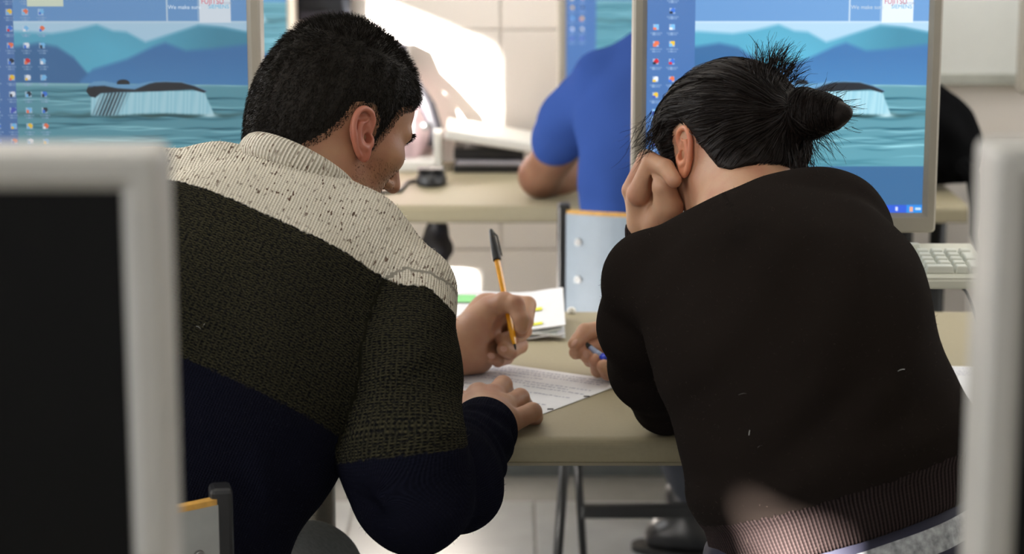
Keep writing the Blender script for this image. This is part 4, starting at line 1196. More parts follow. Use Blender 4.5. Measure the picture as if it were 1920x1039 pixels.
for t, d, o in (((944, 654, 3.003), (-0.5, -0.4, 0.6), (-0.1, -1, -0.1)), ((921, 667, 3.008), (-0.6, -0.3, 0.5), (-0.1, -1, -0.1))):
    nail(man, W(*t), d, o)
# collar: ribbed ring round the neck
NAX = (HL(-0.03, 0, -0.05) - nk); NAX /= np.linalg.norm(NAX)
def ring_tube(c, ax, rad, squash, prof, n=96, tilt=None):
    ax = ax / np.linalg.norm(ax); e1 = np.cross(ax, [0, 1.0, 0]); e1 /= np.linalg.norm(e1); e2 = np.cross(ax, e1)
    Vv = []; m = len(prof)
    for i in range(n):
        a = 2 * math.pi * i / n; u = e1 * math.cos(a) + e2 * math.sin(a) * squash; w = e1 * math.cos(a) + e2 * math.sin(a)
        for (dr, dz) in prof: Vv.append(c + u * rad + w * dr + ax * dz)
    Qq = [(i * m + k, ((i + 1) % n) * m + k, ((i + 1) % n) * m + (k + 1) % m, i * m + (k + 1) % m) for i in range(n) for k in range(m)]
    return np.array(Vv), np.array(Qq)
prof = [(0.0085 * math.cos(a) , 0.017 * math.sin(a)) for a in (2 * math.pi * k / 14 for k in range(14))]
cc = W(556, 326, 2.615)
CAX = np.array([0.42, 0.42, 0.80])
cV, cQ = ring_tube(cc, CAX, 0.066, 0.92, prof)
def ring_gc(c, ax, r):
    ax = ax / np.linalg.norm(ax); e1 = np.cross(ax, [0, 1.0, 0]); e1 /= np.linalg.norm(e1); e2 = np.cross(ax, e1)
    return lambda Vv: np.stack([np.arctan2((Vv - c) @ e2, (Vv - c) @ e1) * r, (Vv - c) @ ax, np.zeros(len(Vv))], 1)
child('collar', mesh_arrays('collar', [(cV, cQ)], [M_KC], None, {'gc': ring_gc(cc, CAX, 0.07)}), man)
# cuff of the right sleeve
fa, fb_ = np.array(M_FORE[-2][:3]), np.array(M_FORE[-1][:3]); fx = (fb_ - fa) / np.linalg.norm(fb_ - fa)
prof = [(0.006 * math.cos(a), 0.020 * math.sin(a)) for a in (2 * math.pi * k / 14 for k in range(14))]
cV, cQ = ring_tube(fb_ + fx * 0.020, fx, 0.036, 1.0, prof, 64)
child('cuff', mesh_arrays('cuff', [(cV, cQ)], [M_KN], None, {'gc': ring_gc(fb_, fx, 0.036)}), man)
# trousers and shoes
jb = Blob()
jb.ell(M_HIP + np.array([0, 0.02, -0.04]), I3, (.165, .14, .11), 0.03)
jb.chain([(*(M_HIP + np.array([0.06, 0.02, -0.03])), .095), (*RK, .068), (RK[0] + 0.02, RK[1] + 0.12, 0.12, .052)], 0.03)
jb.chain([(*(M_HIP + np.array([-0.08, 0.02, -0.03])), .095), (*LK, .068), (LK[0] - 0.02, LK[1] + 0.10, 0.12, .052)], 0.03)
V, Q = sdf_arrays(lambda P: jb(P) + wrinkle(P, 9, 0.003, 0.08), jb.lo, jb.hi, 0.007)
child('trousers', mesh_arrays('trousers', [(V, Q)], [M_JEANS]), man)
def shoe(root, heel, toe, mat=M_SHOE):
    heel, toe = np.array(heel, float), np.array(toe, float); d = (toe - heel); L = np.linalg.norm(d); d /= L; s = np.array([-d[1], d[0], 0])
    b = Blob(); up = np.array([0, 0, 1.0])
    b.chain([(*(heel + up * 0.045), .036), (*(heel + d * L * 0.55 + up * 0.042), .036), (*(toe - d * 0.04 + up * 0.032), .028)], 0.03)
    b.chain([(*(heel + d * 0.02 + up * 0.06), .040), (*(heel + d * 0.03 + up * 0.13), .044)], 0.03)
    f = lambda P: smax(b(P), 0.012 - P[:, 2], 0.004)
    V, Q = sdf_arrays(f, b.lo, b.hi, 0.005); o = child('shoe', mesh_arrays('shoe', [(V, Q)], [mat]), root)
    bm = bmesh.new(); n = 24; P2 = []
    for k in range(n):
        a = 2 * math.pi * k / n; c = heel + d * (L / 2 - 0.01); ex = math.copysign(abs(math.cos(a)) ** 0.7, math.cos(a)) * (L / 2 + 0.03); ey = math.copysign(abs(math.sin(a)) ** 0.8, math.sin(a)) * 0.043
        p = c + d * ex + s * ey; P2.append((p[0] - root.location.x, p[1] - root.location.y))
    prism(bm, P2, 0.0 - root.location.z, 0.014 - root.location.z); so = from_bm('sole', bm, M_SOLE, o)
for kx, K in ((0.02, RK), (-0.02, LK)): shoe(man, (K[0] + kx, K[1] + 0.09, 0), (K[0] + kx, K[1] + 0.28, 0))
# short hair: scalp shell and bristling strands
def to_local(P, c, R): return (P - c) @ R
def hair_depth_m(P):
    q = to_local(P, MH_C, MH_R) / MH_S; return poly_sd(q[:, 0], q[:, 2], HAIR_M), q
def hair_fn(P):
    s, q = hair_depth_m(P)
    th = 0.0008 + 0.0030 * np.clip(q[:, 2] / 0.075 + 0.1, 0, 1) + 0.0012 * np.sin(q[:, 0] * 260) * np.sin(q[:, 1] * 240)
    return smax(nb(P) - th, s * 0.9 + 0.012, 0.006)
V, Q = sdf_arrays(hair_fn, MH_C - 0.15, MH_C + 0.15, 0.003)
child('hair', mesh_arrays('hair', [(V, Q)], [M_HAIR_M]), man)
N = 34000
S = sample_faces(mh_V, mh_Q, N, lambda c: hair_depth_m(c)[0] < 0.0005)
sd_, q = hair_depth_m(S); g = grad(nb, S)
flow = np.stack([-0.15 + 0.9 * np.clip(q[:, 0] / 0.08, -1, 1) * (q[:, 2] > 0.05), 0.2 * np.sign(q[:, 1]) * (q[:, 2] > 0.06), -1.0 * (q[:, 2] < 0.07)], 1) @ MH_R.T
top = np.clip(q[:, 2] / 0.07 + 0.1, 0, 1)[:, None]
ln = (0.0060 + 0.0075 * top) * np.clip(0.35 - sd_ / 0.012, 0.35, 1)[:, None] * RNG.uniform(0.7, 1.15, (N, 1))
dr = g * (0.42 + 0.4 * top) + flow * 0.55 + RNG.normal(size=(N, 3)) * 0.20; dr /= np.linalg.norm(dr, axis=1, keepdims=True)
bend = -g * 0.25 + flow * 0.25
P3 = np.stack([S + g * 0.0006, S + dr * ln * 0.55 + g * 0.0006, S + dr * ln + bend * ln * 0.35], 1)
ho = ribbons('hair_strands', P3, RNG.uniform(0.0005, 0.0009, N), M_HAIR_M, man); ho.data.transform(Matrix.Translation(-Vector(man.location))); ho['kind'] = 'stuff'
# stubble, brow and lashes
def stub_keep(c):
    q = to_local(c, MH_C, MH_R)
    return (q[:, 2] < -0.045) & (q[:, 0] > 0.012) & (q[:, 2] > -0.135) & (np.abs(q[:, 1]) > 0.01)
n_ = 2600; S = sample_faces(mh_V, mh_Q, n_, stub_keep); g = grad(nb, S)
dn = np.array([0.3, 0, -1.0]) @ MH_R.T
P3 = np.stack([S, S + (g * 0.5 + dn * 0.8) * 0.0018], 1)
ho = ribbons('stubble', P3, np.full(n_, 0.00034), M_HAIR_M, man); ho.data.transform(Matrix.Translation(-Vector(man.location))); ho['kind'] = 'stuff'
for sd in (-1, 1):
    k = 160; t = RNG.random(k); B0 = np.array([HL(0.098 - 0.016 * a ** 2, sd * (0.014 + 0.036 * a), -0.006 + 0.006 * math.sin(a * 2.6)) for a in t]); B0 += RNG.normal(size=(k, 3)) * 0.0012
    dv = (np.array([0.25, sd * 0.9, 0.15]) @ MH_R.T) * 0.009
    ho = ribbons('eyebrow', np.stack([B0, B0 + dv * 0.6 + 0.001, B0 + dv], 1), np.full(k, 0.0009), M_HAIR_M, man); ho.data.transform(Matrix.Translation(-Vector(man.location)))
    k = 26; t = np.linspace(0, 1, k); B0 = np.array([HL(0.087 - 0.006 * a, sd * (0.020 + 0.022 * a), -0.028) for a in t])
    dv = np.array([0.010, sd * 0.004, -0.003]) @ MH_R.T
    ho = ribbons('eyelashes', np.stack([B0, B0 + dv * 0.6, B0 + dv + np.array([0, 0, 0.001])], 1), np.full(k, 0.0008), M_HAIR_M, man); ho.data.transform(Matrix.Translation(-Vector(man.location)))

# ballpoint pens
M_AMBER = plain('pen_amber', (236, 164, 24), 0.25); M_PENBLK = plain('pen_black', (10, 12, 15), 0.3); M_PENBLUE = plain('pen_blue', (40, 70, 214), 0.3); M_BRASS = plain('pen_tip_metal', (150, 140, 120), 0.3, metal=0.8)
s_ = NT('pen_clear'); s_.b.inputs['Base Color'].default_value = (*lin((150, 165, 200)), 1); s_.b.inputs['Roughness'].default_value = 0.12; s_.b.inputs['Alpha'].default_value = 1.0; s_.b.inputs['Specular IOR Level'].default_value = 0.9
def lathe(bm, a, d, prof, n=14, hexa=False):
    a = Vector(a); d = Vector(d).normalized(); e1 = d.cross(Vector((0, 1, 0.3))).normalized(); e2 = d.cross(e1)
    n = 6 if hexa else n; rings = []
    for t, r in prof: rings.append([bm.verts.new(a + d * t + (e1 * math.cos(2 * math.pi * k / n) + e2 * math.sin(2 * math.pi * k / n)) * r) for k in range(n)])
    for A, B in zip(rings[:-1], rings[1:]):
        for k in range(n): bm.faces.new((A[k], A[(k + 1) % n], B[(k + 1) % n], B[k]))
    bm.faces.new(rings[0][::-1]); bm.faces.new(rings[-1])
p0 = W(967, 656, 2.990); p1 = W(920, 430, 3.085); ax = p1 - p0; PL = np.linalg.norm(ax); ax /= PL
pen = empty('ballpoint_pen', tuple(p0), label='yellow-orange ballpoint pen with black cap in the man\'s fist', cat='pen')
def pen_part(name, prof, mat, root, axv, hexa=False):
    bm = bmesh.new(); lathe(bm, (0, 0, 0), axv, prof, hexa=hexa); o = from_bm(name, bm, mat, root)
    for p in o.data.polygons: p.use_smooth = not hexa
    return o
pen_part('tip', [(0, .0008), (.004, .0016), (.009, .0022)], M_PENBLK, pen, ax)
pen_part('barrel', [(.008, .0026), (.018, .0040), (PL - 0.012, .0042)], M_AMBER, pen, ax, True)
pen_part('ink_tube', [(.010, .0018), (.075, .0018)], M_PENBLK, pen, ax)
pen_part('cap', [(PL - 0.047, .0060), (PL - 0.045, .0062), (PL - 0.030, .0056), (PL - 0.012, .0042), (PL - 0.002, .0030), (PL, .0018)], M_PENBLK, pen, ax)
cb = bmesh.new(); sidev = np.cross(ax, [0, 1.0, 0]); sidev /= np.linalg.norm(sidev)
tube(cb, [tuple(ax * (PL - 0.042) + sidev * -0.0075), tuple(ax * (PL - 0.012) + sidev * -0.0066), tuple(ax * (PL - 0.004) + sidev * -0.002)], 0.0013, 8); from_bm('clip', cb, M_PENBLK, pen)
q0 = W(1075, 631, 3.035); q1 = W(1137, 674, 2.985); ax2 = q1 - q0; L2 = np.linalg.norm(ax2); ax2 /= L2
pen2 = empty('ballpoint_pen', tuple(q0), label='clear ballpoint pen with blue end in the woman\'s right hand', cat='pen')
pen_part('tip', [(-0.002, .0010), (.006, .0030)], M_PENBLK, pen2, ax2)
pen_part('barrel', [(.005, .0040), (L2 * 0.60, .0043), (L2 - .006, .0043)], s_.m, pen2, ax2)
pen_part('grip', [(.018, .0047), (L2 * 0.52, .0047)], M_PENBLK, pen2, ax2)
pen_part('end_plug', [(L2 - .009, .0050), (L2 - .001, .0050), (L2, .0040)], M_PENBLUE, pen2, ax2)

# ================================================================== the woman in the brown sweater
WU = np.array([-0.30, 0.18, 0.94]); WU /= np.linalg.norm(WU)
WL = np.cross(np.array([0.0, 1, 0]), WU); WL /= np.linalg.norm(WL)
W_RINGS = [(1590, 1160, 2.43, .150, .120, -13, 0), (1572, 985, 2.42, .148, .118, -14, 0), (1556, 860, 2.41, .156, .120, -14, 0), (1512, 730, 2.41, .151, .122, -13, 0), (1478, 610, 2.43, .154, .122, -12, 0), (1450, 520, 2.47, .150, .108, -12, 0), (1436, 478, 2.52, .112, .082, -12, 0), (1424, 468, 2.56, .075, .060, -12, 0)]
W_LARM = pts([(1220, 522, 2.52, .0535), (1210, 610, 2.56, .0520), (1226, 690, 2.64, .0500), (1248, 752, 2.735, .0420)])
W_LFORE = pts([(1250, 752, 2.74, .040), (1235, 600, 2.78, .036), (1222, 448, 2.79, .0290)])
W_RARM = pts([(1586, 427, 2.56, .0510), (1590, 560, 2.68, .048), (1540, 700, 2.84, .040), (1360, 680, 2.96, .036), (1215, 665, 3.03, .031)])
w_rib = W(1502, 954, 2.295) @ WU; w_hem = W(1703, 990, 2.31) @ WU
def woman_sweater():
    tb = Blob(); torso(tb, W_RINGS, n=4, zr=0.072)
    tb.chain(pts([(1470, 410, 2.57, .046), (1540, 402, 2.575, .049), (1586, 427, 2.56, .0510)]), 0.03)
    tb.chain(pts([(1375, 470, 2.56, .048), (1220, 522, 2.52, .052)]), 0.035)
    tb.chain(W_RARM, 0.02)
    ab = Blob(); ab.chain(W_LARM, 0.02); ab.chain(W_LFORE, 0.012)
    e1 = np.array([0.55, 0.1, 0.83]); e1 /= np.linalg.norm(e1); e2 = np.array([0.83, 0, -0.55])
    def fn(P):
        t0, a0 = tb(P), ab(P); r0 = smax(smin(t0, a0, 0.012), w_hem - P @ WU, 0.004)
        nr = np.abs(r0) < 0.04
        if not nr.any(): return r0
        P, t, a = P[nr], t0[nr], a0[nr]
        s = P @ e2; w = P @ e1; al = P @ WU
        fold = np.sin(s * 2 * math.pi / 0.085 + 1.5 * np.sin(w * 9)) * np.clip((al - w_rib - 0.02) / 0.1, 0, 1) * np.clip((w_rib + 0.50 - al) / 0.2, 0, 1)
        t = t + 0.0022 * fold + wrinkle(P, 12, 0.0022, 0.17)
        # ribbed hem draws in slightly, the body blouses over it
        t = t - 0.007 * np.exp(-((al - w_rib - 0.028) / 0.024) ** 2) + 0.003 * np.clip((w_rib - al) / 0.01, 0, 1)
        a = a + wrinkle(P, 13, 0.0010, 0.14)
        r = smin(t, a, 0.012) + folds(P, WOMAN_FOLDS)
        r0[nr] = smax(r, (w_hem - al), 0.004)
        return r0
    return fn, tb, ab
fn, w_tb, w_ab = woman_sweater()
V, Q = sdf_arrays(fn, [0.10, 2.22, 0.60], [0.60, 3.12, 1.10], 0.0045); WSV, WSQ, w_fn = V, Q, fn
def w_gc(Vv):
    gx = np.arctan2((Vv - W(1500, 800, 2.42)) @ WL, -(Vv[:, 1] - 2.42)) * 0.145
    return np.stack([gx, Vv @ WU, np.zeros(len(Vv))], 1)
w_me = mesh_arrays('sweater', [(V, Q)], [M_WSWEATER], None, {'gc': w_gc, 'bd': lambda v: np.stack([np.where(w_tb(v.astype(np.float32)) < w_ab(v.astype(np.float32)), v @ WU - w_rib, 1.0), 0 * v[:, 0], 0 * v[:, 0]], 1)})
WH_S = 0.905
WH_C = W(1366, 262, 2.76); WH_R = head_matrix(125, 28, 10)
hb, HW_ = head_blob(WH_C, WH_R, WH_S, True)
wn = Blob(); wn.ops = list(hb.ops); wn.lo, wn.hi = hb.lo.copy(), hb.hi.copy()
wk = W(1395, 450, 2.62)
wn.cone(HW_(-0.025, 0, -0.055), wk, 0.050, 0.062, 0.03)
wn.cone(HW_(-0.045, 0, -0.045), wk + np.array([0.02, -0.02, 0.0]), 0.044, 0.05, 0.03)
w_parts = [sdf_arrays(wn, wn.lo, wn.hi, 0.0026)]
wh_V, wh_Q = w_parts[0]
w_ears = []
for sd in (-1, 1):
    eb = ear_blob(WH_C, WH_R, WH_S, sd, flare=-4, es=1.0, tilt=18, pos=(0.001, 0.075, -0.027))
    w_ears.append(sdf_arrays(eb, eb.lo, eb.hi, 0.0011, 0))
body = Blob(); torso(body, W_RINGS, n=2, zr=0.066, grow=-0.016)
for L in (W_LARM, W_LFORE, W_RARM): body.chain([(p[0], p[1], p[2], p[3] - 0.010) for p in L])
W_HIP = np.array([0.345, 2.47, 0.56])
WK = [np.array([0.36, 2.86, 0.53]), np.array([0.52, 2.88, 0.53])]
for sx, K in zip((-0.07, 0.07), WK): body.chain([(*(W_HIP + np.array([sx, 0, 0.02])), .08), (*K, .052), (K[0], K[1] + 0.08, 0.10, .034)])
w_parts.append(sdf_arrays(body, body.lo, body.hi, 0.009))
# left hand against the cheek
wl = Blob()
wl.chain(pts([(1213, 470, 2.79, .024), (1217, 428, 2.785, .0235)]), 0.015)
for q in ((1197, 364, 2.765, .0145), (1188, 357, 2.79, .0145), (1193, 352, 2.815, .0135), (1201, 352, 2.835, .0125)):
    wl.chain(pts([(1219, 420, 2.785, .022), q]), 0.012)
wl.chain(pts([(1222, 405, 2.775, .020), (1212, 372, 2.775, .016)]), 0.015)
wl.chain(pts([(1196, 366, 2.755, .0138), (1222, 305, 2.742, .0120), (1248, 315, 2.722, .0108), (1264, 338, 2.705, .0094)]), 0.0022)
wl.chain(pts([(1186, 357, 2.785, .0135), (1213, 299, 2.778, .0120), (1240, 310, 2.775, .0105), (1252, 330, 2.775, .0090)]), 0.0022)
wl.chain(pts([(1193, 352, 2.815, .0125), (1219, 303, 2.812, .0110), (1245, 318, 2.815, .0095)]), 0.0022)
wl.chain(pts([(1201, 352, 2.835, .0115), (1223, 315, 2.832, .0100), (1243, 328, 2.833, .0088)]), 0.0022)
wl.chain(pts([(1238, 420, 2.755, .0220), (1252, 388, 2.735, .0190), (1244, 350, 2.730, .0150), (1236, 332, 2.735, .0110)]), 0.0022, 0.010)
wl.ell(W(1226, 352, 2.738), I3, (.006, .010, .020), 0.004, True)
w_parts.append(sdf_arrays(wl, wl.lo, wl.hi, 0.0017))
# right hand round the blue pen
wr = Blob()
wr.chain(pts([(1240, 662, 3.06, .025), (1180, 640, 3.06, .027), (1155, 635, 3.065, .022)]), 0.02)
wr.chain(pts([(1175, 665, 3.05, .024), (1150, 670, 3.05, .018)]), 0.02)
wr.chain(pts([(1150, 616, 3.06, .0135), (1097, 622, 3.025, .0115), (1084, 638, 3.01, .0100), (1077, 645, 3.00, .0090)]), 0.0022)
wr.chain(pts([(1155, 640, 3.05, .014), (1110, 652, 3.03, .0110), (1080, 661, 3.005, .0098)]), 0.0022)
wr.chain(pts([(1150, 640, 3.07, .012), (1108, 674, 3.035, .0108), (1101, 668, 3.005, .0098)]), 0.0022)
wr.chain(pts([(1150, 660, 3.06, .012), (1122, 693, 3.015, .0108), (1117, 676, 2.995, .0098)]), 0.0022)
wr.chain(pts([(1165, 680, 3.03, .012), (1140, 699, 2.995, .0105), (1132, 687, 2.975, .0095)]), 0.0022)
w_parts.append(sdf_arrays(wr, wr.lo, wr.hi, 0.0017))
me = mesh_arrays('person', w_parts + w_ears, [M_SKIN_W, M_EAR_W])
nb_f = sum(len(q) for _, q in w_parts); mi = np.zeros(sum(len(q) for _, q in w_parts + w_ears), np.int32); mi[nb_f:] = 1
me.polygons.foreach_set('material_index', mi)
woman = link('person', me); centre_mesh(woman, (W_HIP[0], W_HIP[1], 0))
tag(woman, 'woman with dark hair in a bun and dark brown sweater, cheek on her hand', 'person')
child('sweater', w_me, woman)
for t, d, o in (((1099, 664, 2.992), (-0.5, 0, 0.8), (-0.2, -1, 0.1)), ((1077, 643, 2.99), (-0.6, -0.2, -0.7), (-0.6, -0.5, 0.5))): nail(woman, W(*t), d, o)
# neckline band and left cuff
wc = W(1398, 420, 2.61); wax = np.array([-0.22, 0.50, 0.84])
prof = [(0.0045 * math.cos(a), 0.010 * math.sin(a)) for a in (2 * math.pi * k / 12 for k in range(12))]
cV, cQ = ring_tube(wc, wax, 0.082, 0.80, prof)
child('neckband', mesh_arrays('neckband', [(cV, cQ)], [M_KB], None, {'gc': ring_gc(wc, wax, 0.08)}), woman)
fa, fb_ = np.array(W_LFORE[-2][:3]), np.array(W_LFORE[-1][:3]); fx = (fb_ - fa) / np.linalg.norm(fb_ - fa)
prof = [(0.004 * math.cos(a), 0.014 * math.sin(a)) for a in (2 * math.pi * k / 12 for k in range(12))]
cV, cQ = ring_tube(fb_ + fx * 0.008, fx, 0.029, 1.0, prof, 64)
child('cuff', mesh_arrays('cuff', [(cV, cQ)], [M_KBR], None, {'gc': ring_gc(fb_, fx, 0.03)}), woman)
jb = Blob(); jb.ell(W_HIP + np.array([0, 0, 0.0]), frame(-10), (.165, .135, .10), 0.03)
for sx, K in zip((-0.07, 0.07), WK): jb.chain([(*(W_HIP + np.array([sx, 0.02, 0.01])), .088), (*K, .062), (K[0], K[1] + 0.08, 0.12, .046)], 0.03)
V, Q = sdf_arrays(jb, jb.lo, jb.hi, 0.008); child('trousers', mesh_arrays('trousers', [(V, Q)], [M_DARKPANTS]), woman)
for K in WK: shoe(woman, (K[0], K[1] + 0.05, 0), (K[0], K[1] + 0.23, 0))

# gathered hair
HAIR_W = [(.105, .030), (.075, .000), (.052, -.030), (.030, -.040), (.020, -.012), (.012, .010), (-.006, .014), (-.018, .000), (-.030, -.028), (-.046, -.054), (-.060, -.074), (-.085, -.088), (-.16, -.08), (-.16, .15), (.13, .15)]
def hw_depth(P):
    q = to_local(P, WH_C, WH_R) / WH_S; return poly_sd(q[:, 0], q[:, 2], HAIR_W), q
BUN0 = W(1490, 205, 2.66)
bunb = Blob(); bunb.chain(pts([(1470, 208, 2.70, .026), (1510, 210, 2.668, .0225), (1545, 212, 2.652, .0175), (1572, 214, 2.643, .0095), (1590, 211, 2.638, .0030)]), 0.02)
bunb.chain(pts([(1478, 232, 2.69, .024), (1520, 228, 2.66, .014)]), 0.02)
def hairw(P):
    s, q = hw_depth(P)
    th = 0.0035 + 0.006 * np.clip(-s / 0.03, 0, 1) + 0.0012 * np.sin(q[:, 1] * 230 + 3 * np.sin(q[:, 2] * 40))
    sh = smax(wn(P) - th, s * 0.9 + 0.003, 0.008)
    return smin(sh, bunb(P), 0.016)
V, Q = sdf_arrays(hairw, WH_C - np.array([0.16, 0.20, 0.17]), WH_C + np.array([0.19, 0.15, 0.15]), 0.003)
child('hair', mesh_arrays('hair', [(V, Q)], [M_HAIR_W]), woman)
hv, hq = V, Q
def strands(P0, target, n_seg, step, off, wob=0.0, lift=0.0):
    P = P0.copy(); out = [P.copy()]
    for k in range(n_seg):
        g = grad(hairw, P); d = target - P; d = d - g * (d * g).sum(1, keepdims=True); d /= np.maximum(np.linalg.norm(d, axis=1, keepdims=True), 1e-6)
        d = d + RNG.normal(size=P.shape) * wob
        P = P + d * step; s = hairw(P.astype(np.float32))[:, None]
        P = P - (s - off - lift * k) * grad(hairw, P); out.append(P.copy())
    return np.stack(out, 1)
n_ = 5200
S = sample_faces(hv, hq, n_, lambda c: hw_depth(c)[0] < 0.004)
S = S[np.linalg.norm(S - BUN0, axis=1) > 0.03]; n_ = len(S)
P3 = strands(S, BUN0, 8, 0.0075, RNG.uniform(0.0002, 0.0022, (n_, 1)), 0.06)
ho = child('hair_strands', ribbons('hair_strands', P3, RNG.uniform(0.0007, 0.0012, n_), M_HAIR_W, None).data, woman); ho['kind'] = 'stuff'
for o in [o for o in COL.objects if o.name.startswith('hair_strands') and o.parent is None]: bpy.data.objects.remove(o)
# strands wound round the bun, spikes at the crown, loose wisps
def curl(P0, d0, n_seg, step, bendv, jit):
    P = P0.copy(); d = d0 / np.linalg.norm(d0, axis=1, keepdims=True); out = [P.copy()]
    for k in range(n_seg):
        d = d + bendv + RNG.normal(size=P.shape) * jit; d /= np.linalg.norm(d, axis=1, keepdims=True)
        P = P + d * step; out.append(P.copy())
    return np.stack(out, 1)
SP = []
def tuft(px, py, Y, n, dpx, spread, length, bend, jit=0.12, scat=0.006):
    P0 = W(px, py, Y) + RNG.normal(size=(n, 3)) * scat
    d = np.array([dpx[0], dpx[2], -dpx[1]], float); d /= np.linalg.norm(d)
    D = d + RNG.normal(size=(n, 3)) * spread
    SP.append(curl(P0, D, 9, (length * RNG.uniform(0.45, 1.1, (n, 1))) / 9, np.array([bend[0], 0, -bend[1]]), jit))
tuft(1428, 132, 2.67, 90, (-0.15, -1, 0), 0.13, 0.034, (0.02, 0))
tuft(1450, 134, 2.66, 130, (0.10, -1, 0), 0.13, 0.036, (0.07, 0.0))
tuft(1468, 142, 2.65, 110, (0.25, -1, 0), 0.15, 0.034, (0.10, 0.02))
tuft(1486, 160, 2.64, 34, (0.5, -1, 0), 0.25, 0.026, (0.12, 0.05))
tuft(1560, 213, 2.645, 110, (1, 0.02, 0), 0.28, 0.026, (0.0, -0.05), scat=0.008)
tuft(1545, 192, 2.65, 50, (0.8, -0.7, 0), 0.3, 0.020, (0, -0.03), scat=0.010)
tuft(1516, 240, 2.665, 70, (0.25, 1, 0), 0.22, 0.050, (0.02, 0.0), scat=0.007)
tuft(1530, 236, 2.66, 30, (0.8, 0.7, 0), 0.22, 0.045, (0.0, 0.05), scat=0.006)
tuft(1500, 290, 2.64, 70, (0.15, 1, 0), 0.16, 0.045, (0.0, 0.0), scat=0.010)
tuft(1235, 225, 2.76, 70, (-0.55, 1, 0), 0.16, 0.060, (-0.03, 0.0), scat=0.008)
tuft(1240, 250, 2.74, 50, (-0.45, 1, 0), 0.16, 0.045, (-0.06, -0.02), scat=0.007)
P3 = np.concatenate(SP)
ho = ribbons('loose_strands', P3, RNG.uniform(0.0008, 0.0014, len(P3)), M_HAIR_W, None); me = ho.data; bpy.data.objects.remove(ho)
ho = child('loose_strands', me, woman); ho['kind'] = 'stuff'
a0, a1 = W(1492, 206, 2.675), W(1572, 213, 2.645); axb = (a1 - a0) / np.linalg.norm(a1 - a0)
e1 = np.cross(axb, [0, 1.0, 0]); e1 /= np.linalg.norm(e1); e2 = np.cross(axb, e1)
n_ = 900; tt = RNG.random(n_); ph = RNG.uniform(0, 6.28, n_); rowsP = []
for k in range(9):
    a = ph + k * 0.22; t = tt + 0.02 * k * (RNG.random(n_) - 0.3)
    P = a0 + (a1 - a0) * np.clip(t, 0, 1.02)[:, None] + (e1 * np.cos(a)[:, None] + e2 * np.sin(a)[:, None]) * (0.026 - 0.012 * tt)[:, None]
    g = grad(bunb, P); P = P - (bunb(P.astype(np.float32))[:, None] - 0.0012) * g; rowsP.append(P)
ho = ribbons('bun_strands', np.stack(rowsP, 1), RNG.uniform(0.0007, 0.0012, n_), M_HAIR_W, None); me = ho.data; bpy.data.objects.remove(ho)
ho = child('bun_strands', me, woman); ho['kind'] = 'stuff'

# wool fuzz and lint on the two sweaters
def fuzz(root, V, Q, n, mat, keep, ln):
    S = sample_faces(V, Q, n, keep); D = RNG.normal(size=S.shape); D /= np.linalg.norm(D, axis=1, keepdims=True)
    P3 = curl(S, D, 3, ln * RNG.uniform(0.4, 1.0, (n, 1)) / 3, np.zeros(3), 0.35)
    o = ribbons('wool_fuzz', P3, RNG.uniform(0.00022, 0.0004, n), mat, None, 0.5); me = o.data; bpy.data.objects.remove(o)
    o = child('wool_fuzz', me, root); o['kind'] = 'stuff'
M_FZ_C = plain('fuzz_cream', (222, 214, 196), 0.9); M_FZ_O = plain('fuzz_olive', (70, 66, 50), 0.9); M_FZ_N = plain('fuzz_navy', (26, 27, 40), 0.9); M_FZ_B = plain('fuzz_brown', (58, 46, 38), 0.9)
mb_ = man_bd(MSV)[MSQ[:, 0]]
fuzz(man, MSV, MSQ, 5000, M_FZ_C, lambda c: mb_[:, 0] > 0, 0.005)
fuzz(man, MSV, MSQ, 9000, M_FZ_O, lambda c: (mb_[:, 0] < 0) & (mb_[:, 1] > 0), 0.006)
fuzz(man, MSV, MSQ, 6000, M_FZ_N, lambda c: mb_[:, 1] < 0, 0.005)
fuzz(woman, WSV, WSQ, 9000, M_FZ_B, lambda c: c[:, 2] > 0, 0.004)
M_LINT = plain('lint_white', (160, 160, 156), 0.9)
for root, fnr, spots in ((man, m_fn, [(372, 613, 10, -30), (382, 609, 8, 60)]), (woman, w_fn, [(1392, 738, 14, 10), (1690, 693, 14, 15), (1405, 810, 10, 80), (1425, 836, 9, 20)])):
    L = []
    for (x_, y_, l_, an) in spots:
        Y_ = 2.2
        while float(fnr(W(x_, y_, Y_)[None].astype(np.float32))[0]) > 0.001 and Y_ < 2.8: Y_ += 0.001
        a_ = math.radians(an); L.append([W(x_ + l_ * t * math.cos(a_), y_ - l_ * t * math.sin(a_) + 6 * t * t, Y_ - 0.002) for t in np.linspace(-0.5, 0.5, 7)])
    o = ribbons('lint', np.array(L), np.full(len(L), 0.0009), M_LINT, None, 0.8); me = o.data; bpy.data.objects.remove(o); child('lint', me, root)

# ================================================================== the person in the blue shirt at the far table
B_RINGS = [(1268, 560, 4.26, .165, .125, 0, 0), (1262, 430, 4.25, .172, .125, 0, 0), (1258, 310, 4.25, .175, .125, 0, 0), (1256, 215, 4.27, .176, .120, 0, 0), (1256, 150, 4.31, .145, .095, 0, 0), (1258, 115, 4.34, .085, .065, 0, 0)]
B_ARM = pts([(1128, 155, 4.32, .058), (1068, 225, 4.39, .060), (1046, 258, 4.43, .056)])
B_SK = pts([(1085, 225, 4.39, .050), (1012, 330, 4.545, .040), (1040, 338, 4.62, .037), (1130, 318, 4.78, .028), (1175, 310, 4.86, .024)])
B_RARM = pts([(1385, 155, 4.32, .058), (1430, 260, 4.42, .058), (1450, 320, 4.50, .050)])
B_RSK = pts([(1430, 250, 4.42, .046), (1462, 330, 4.545, .038), (1400, 318, 4.78, .028), (1370, 308, 4.86, .024)])
bb = Blob(); torso(bb, B_RINGS, n=3, zr=0.08)
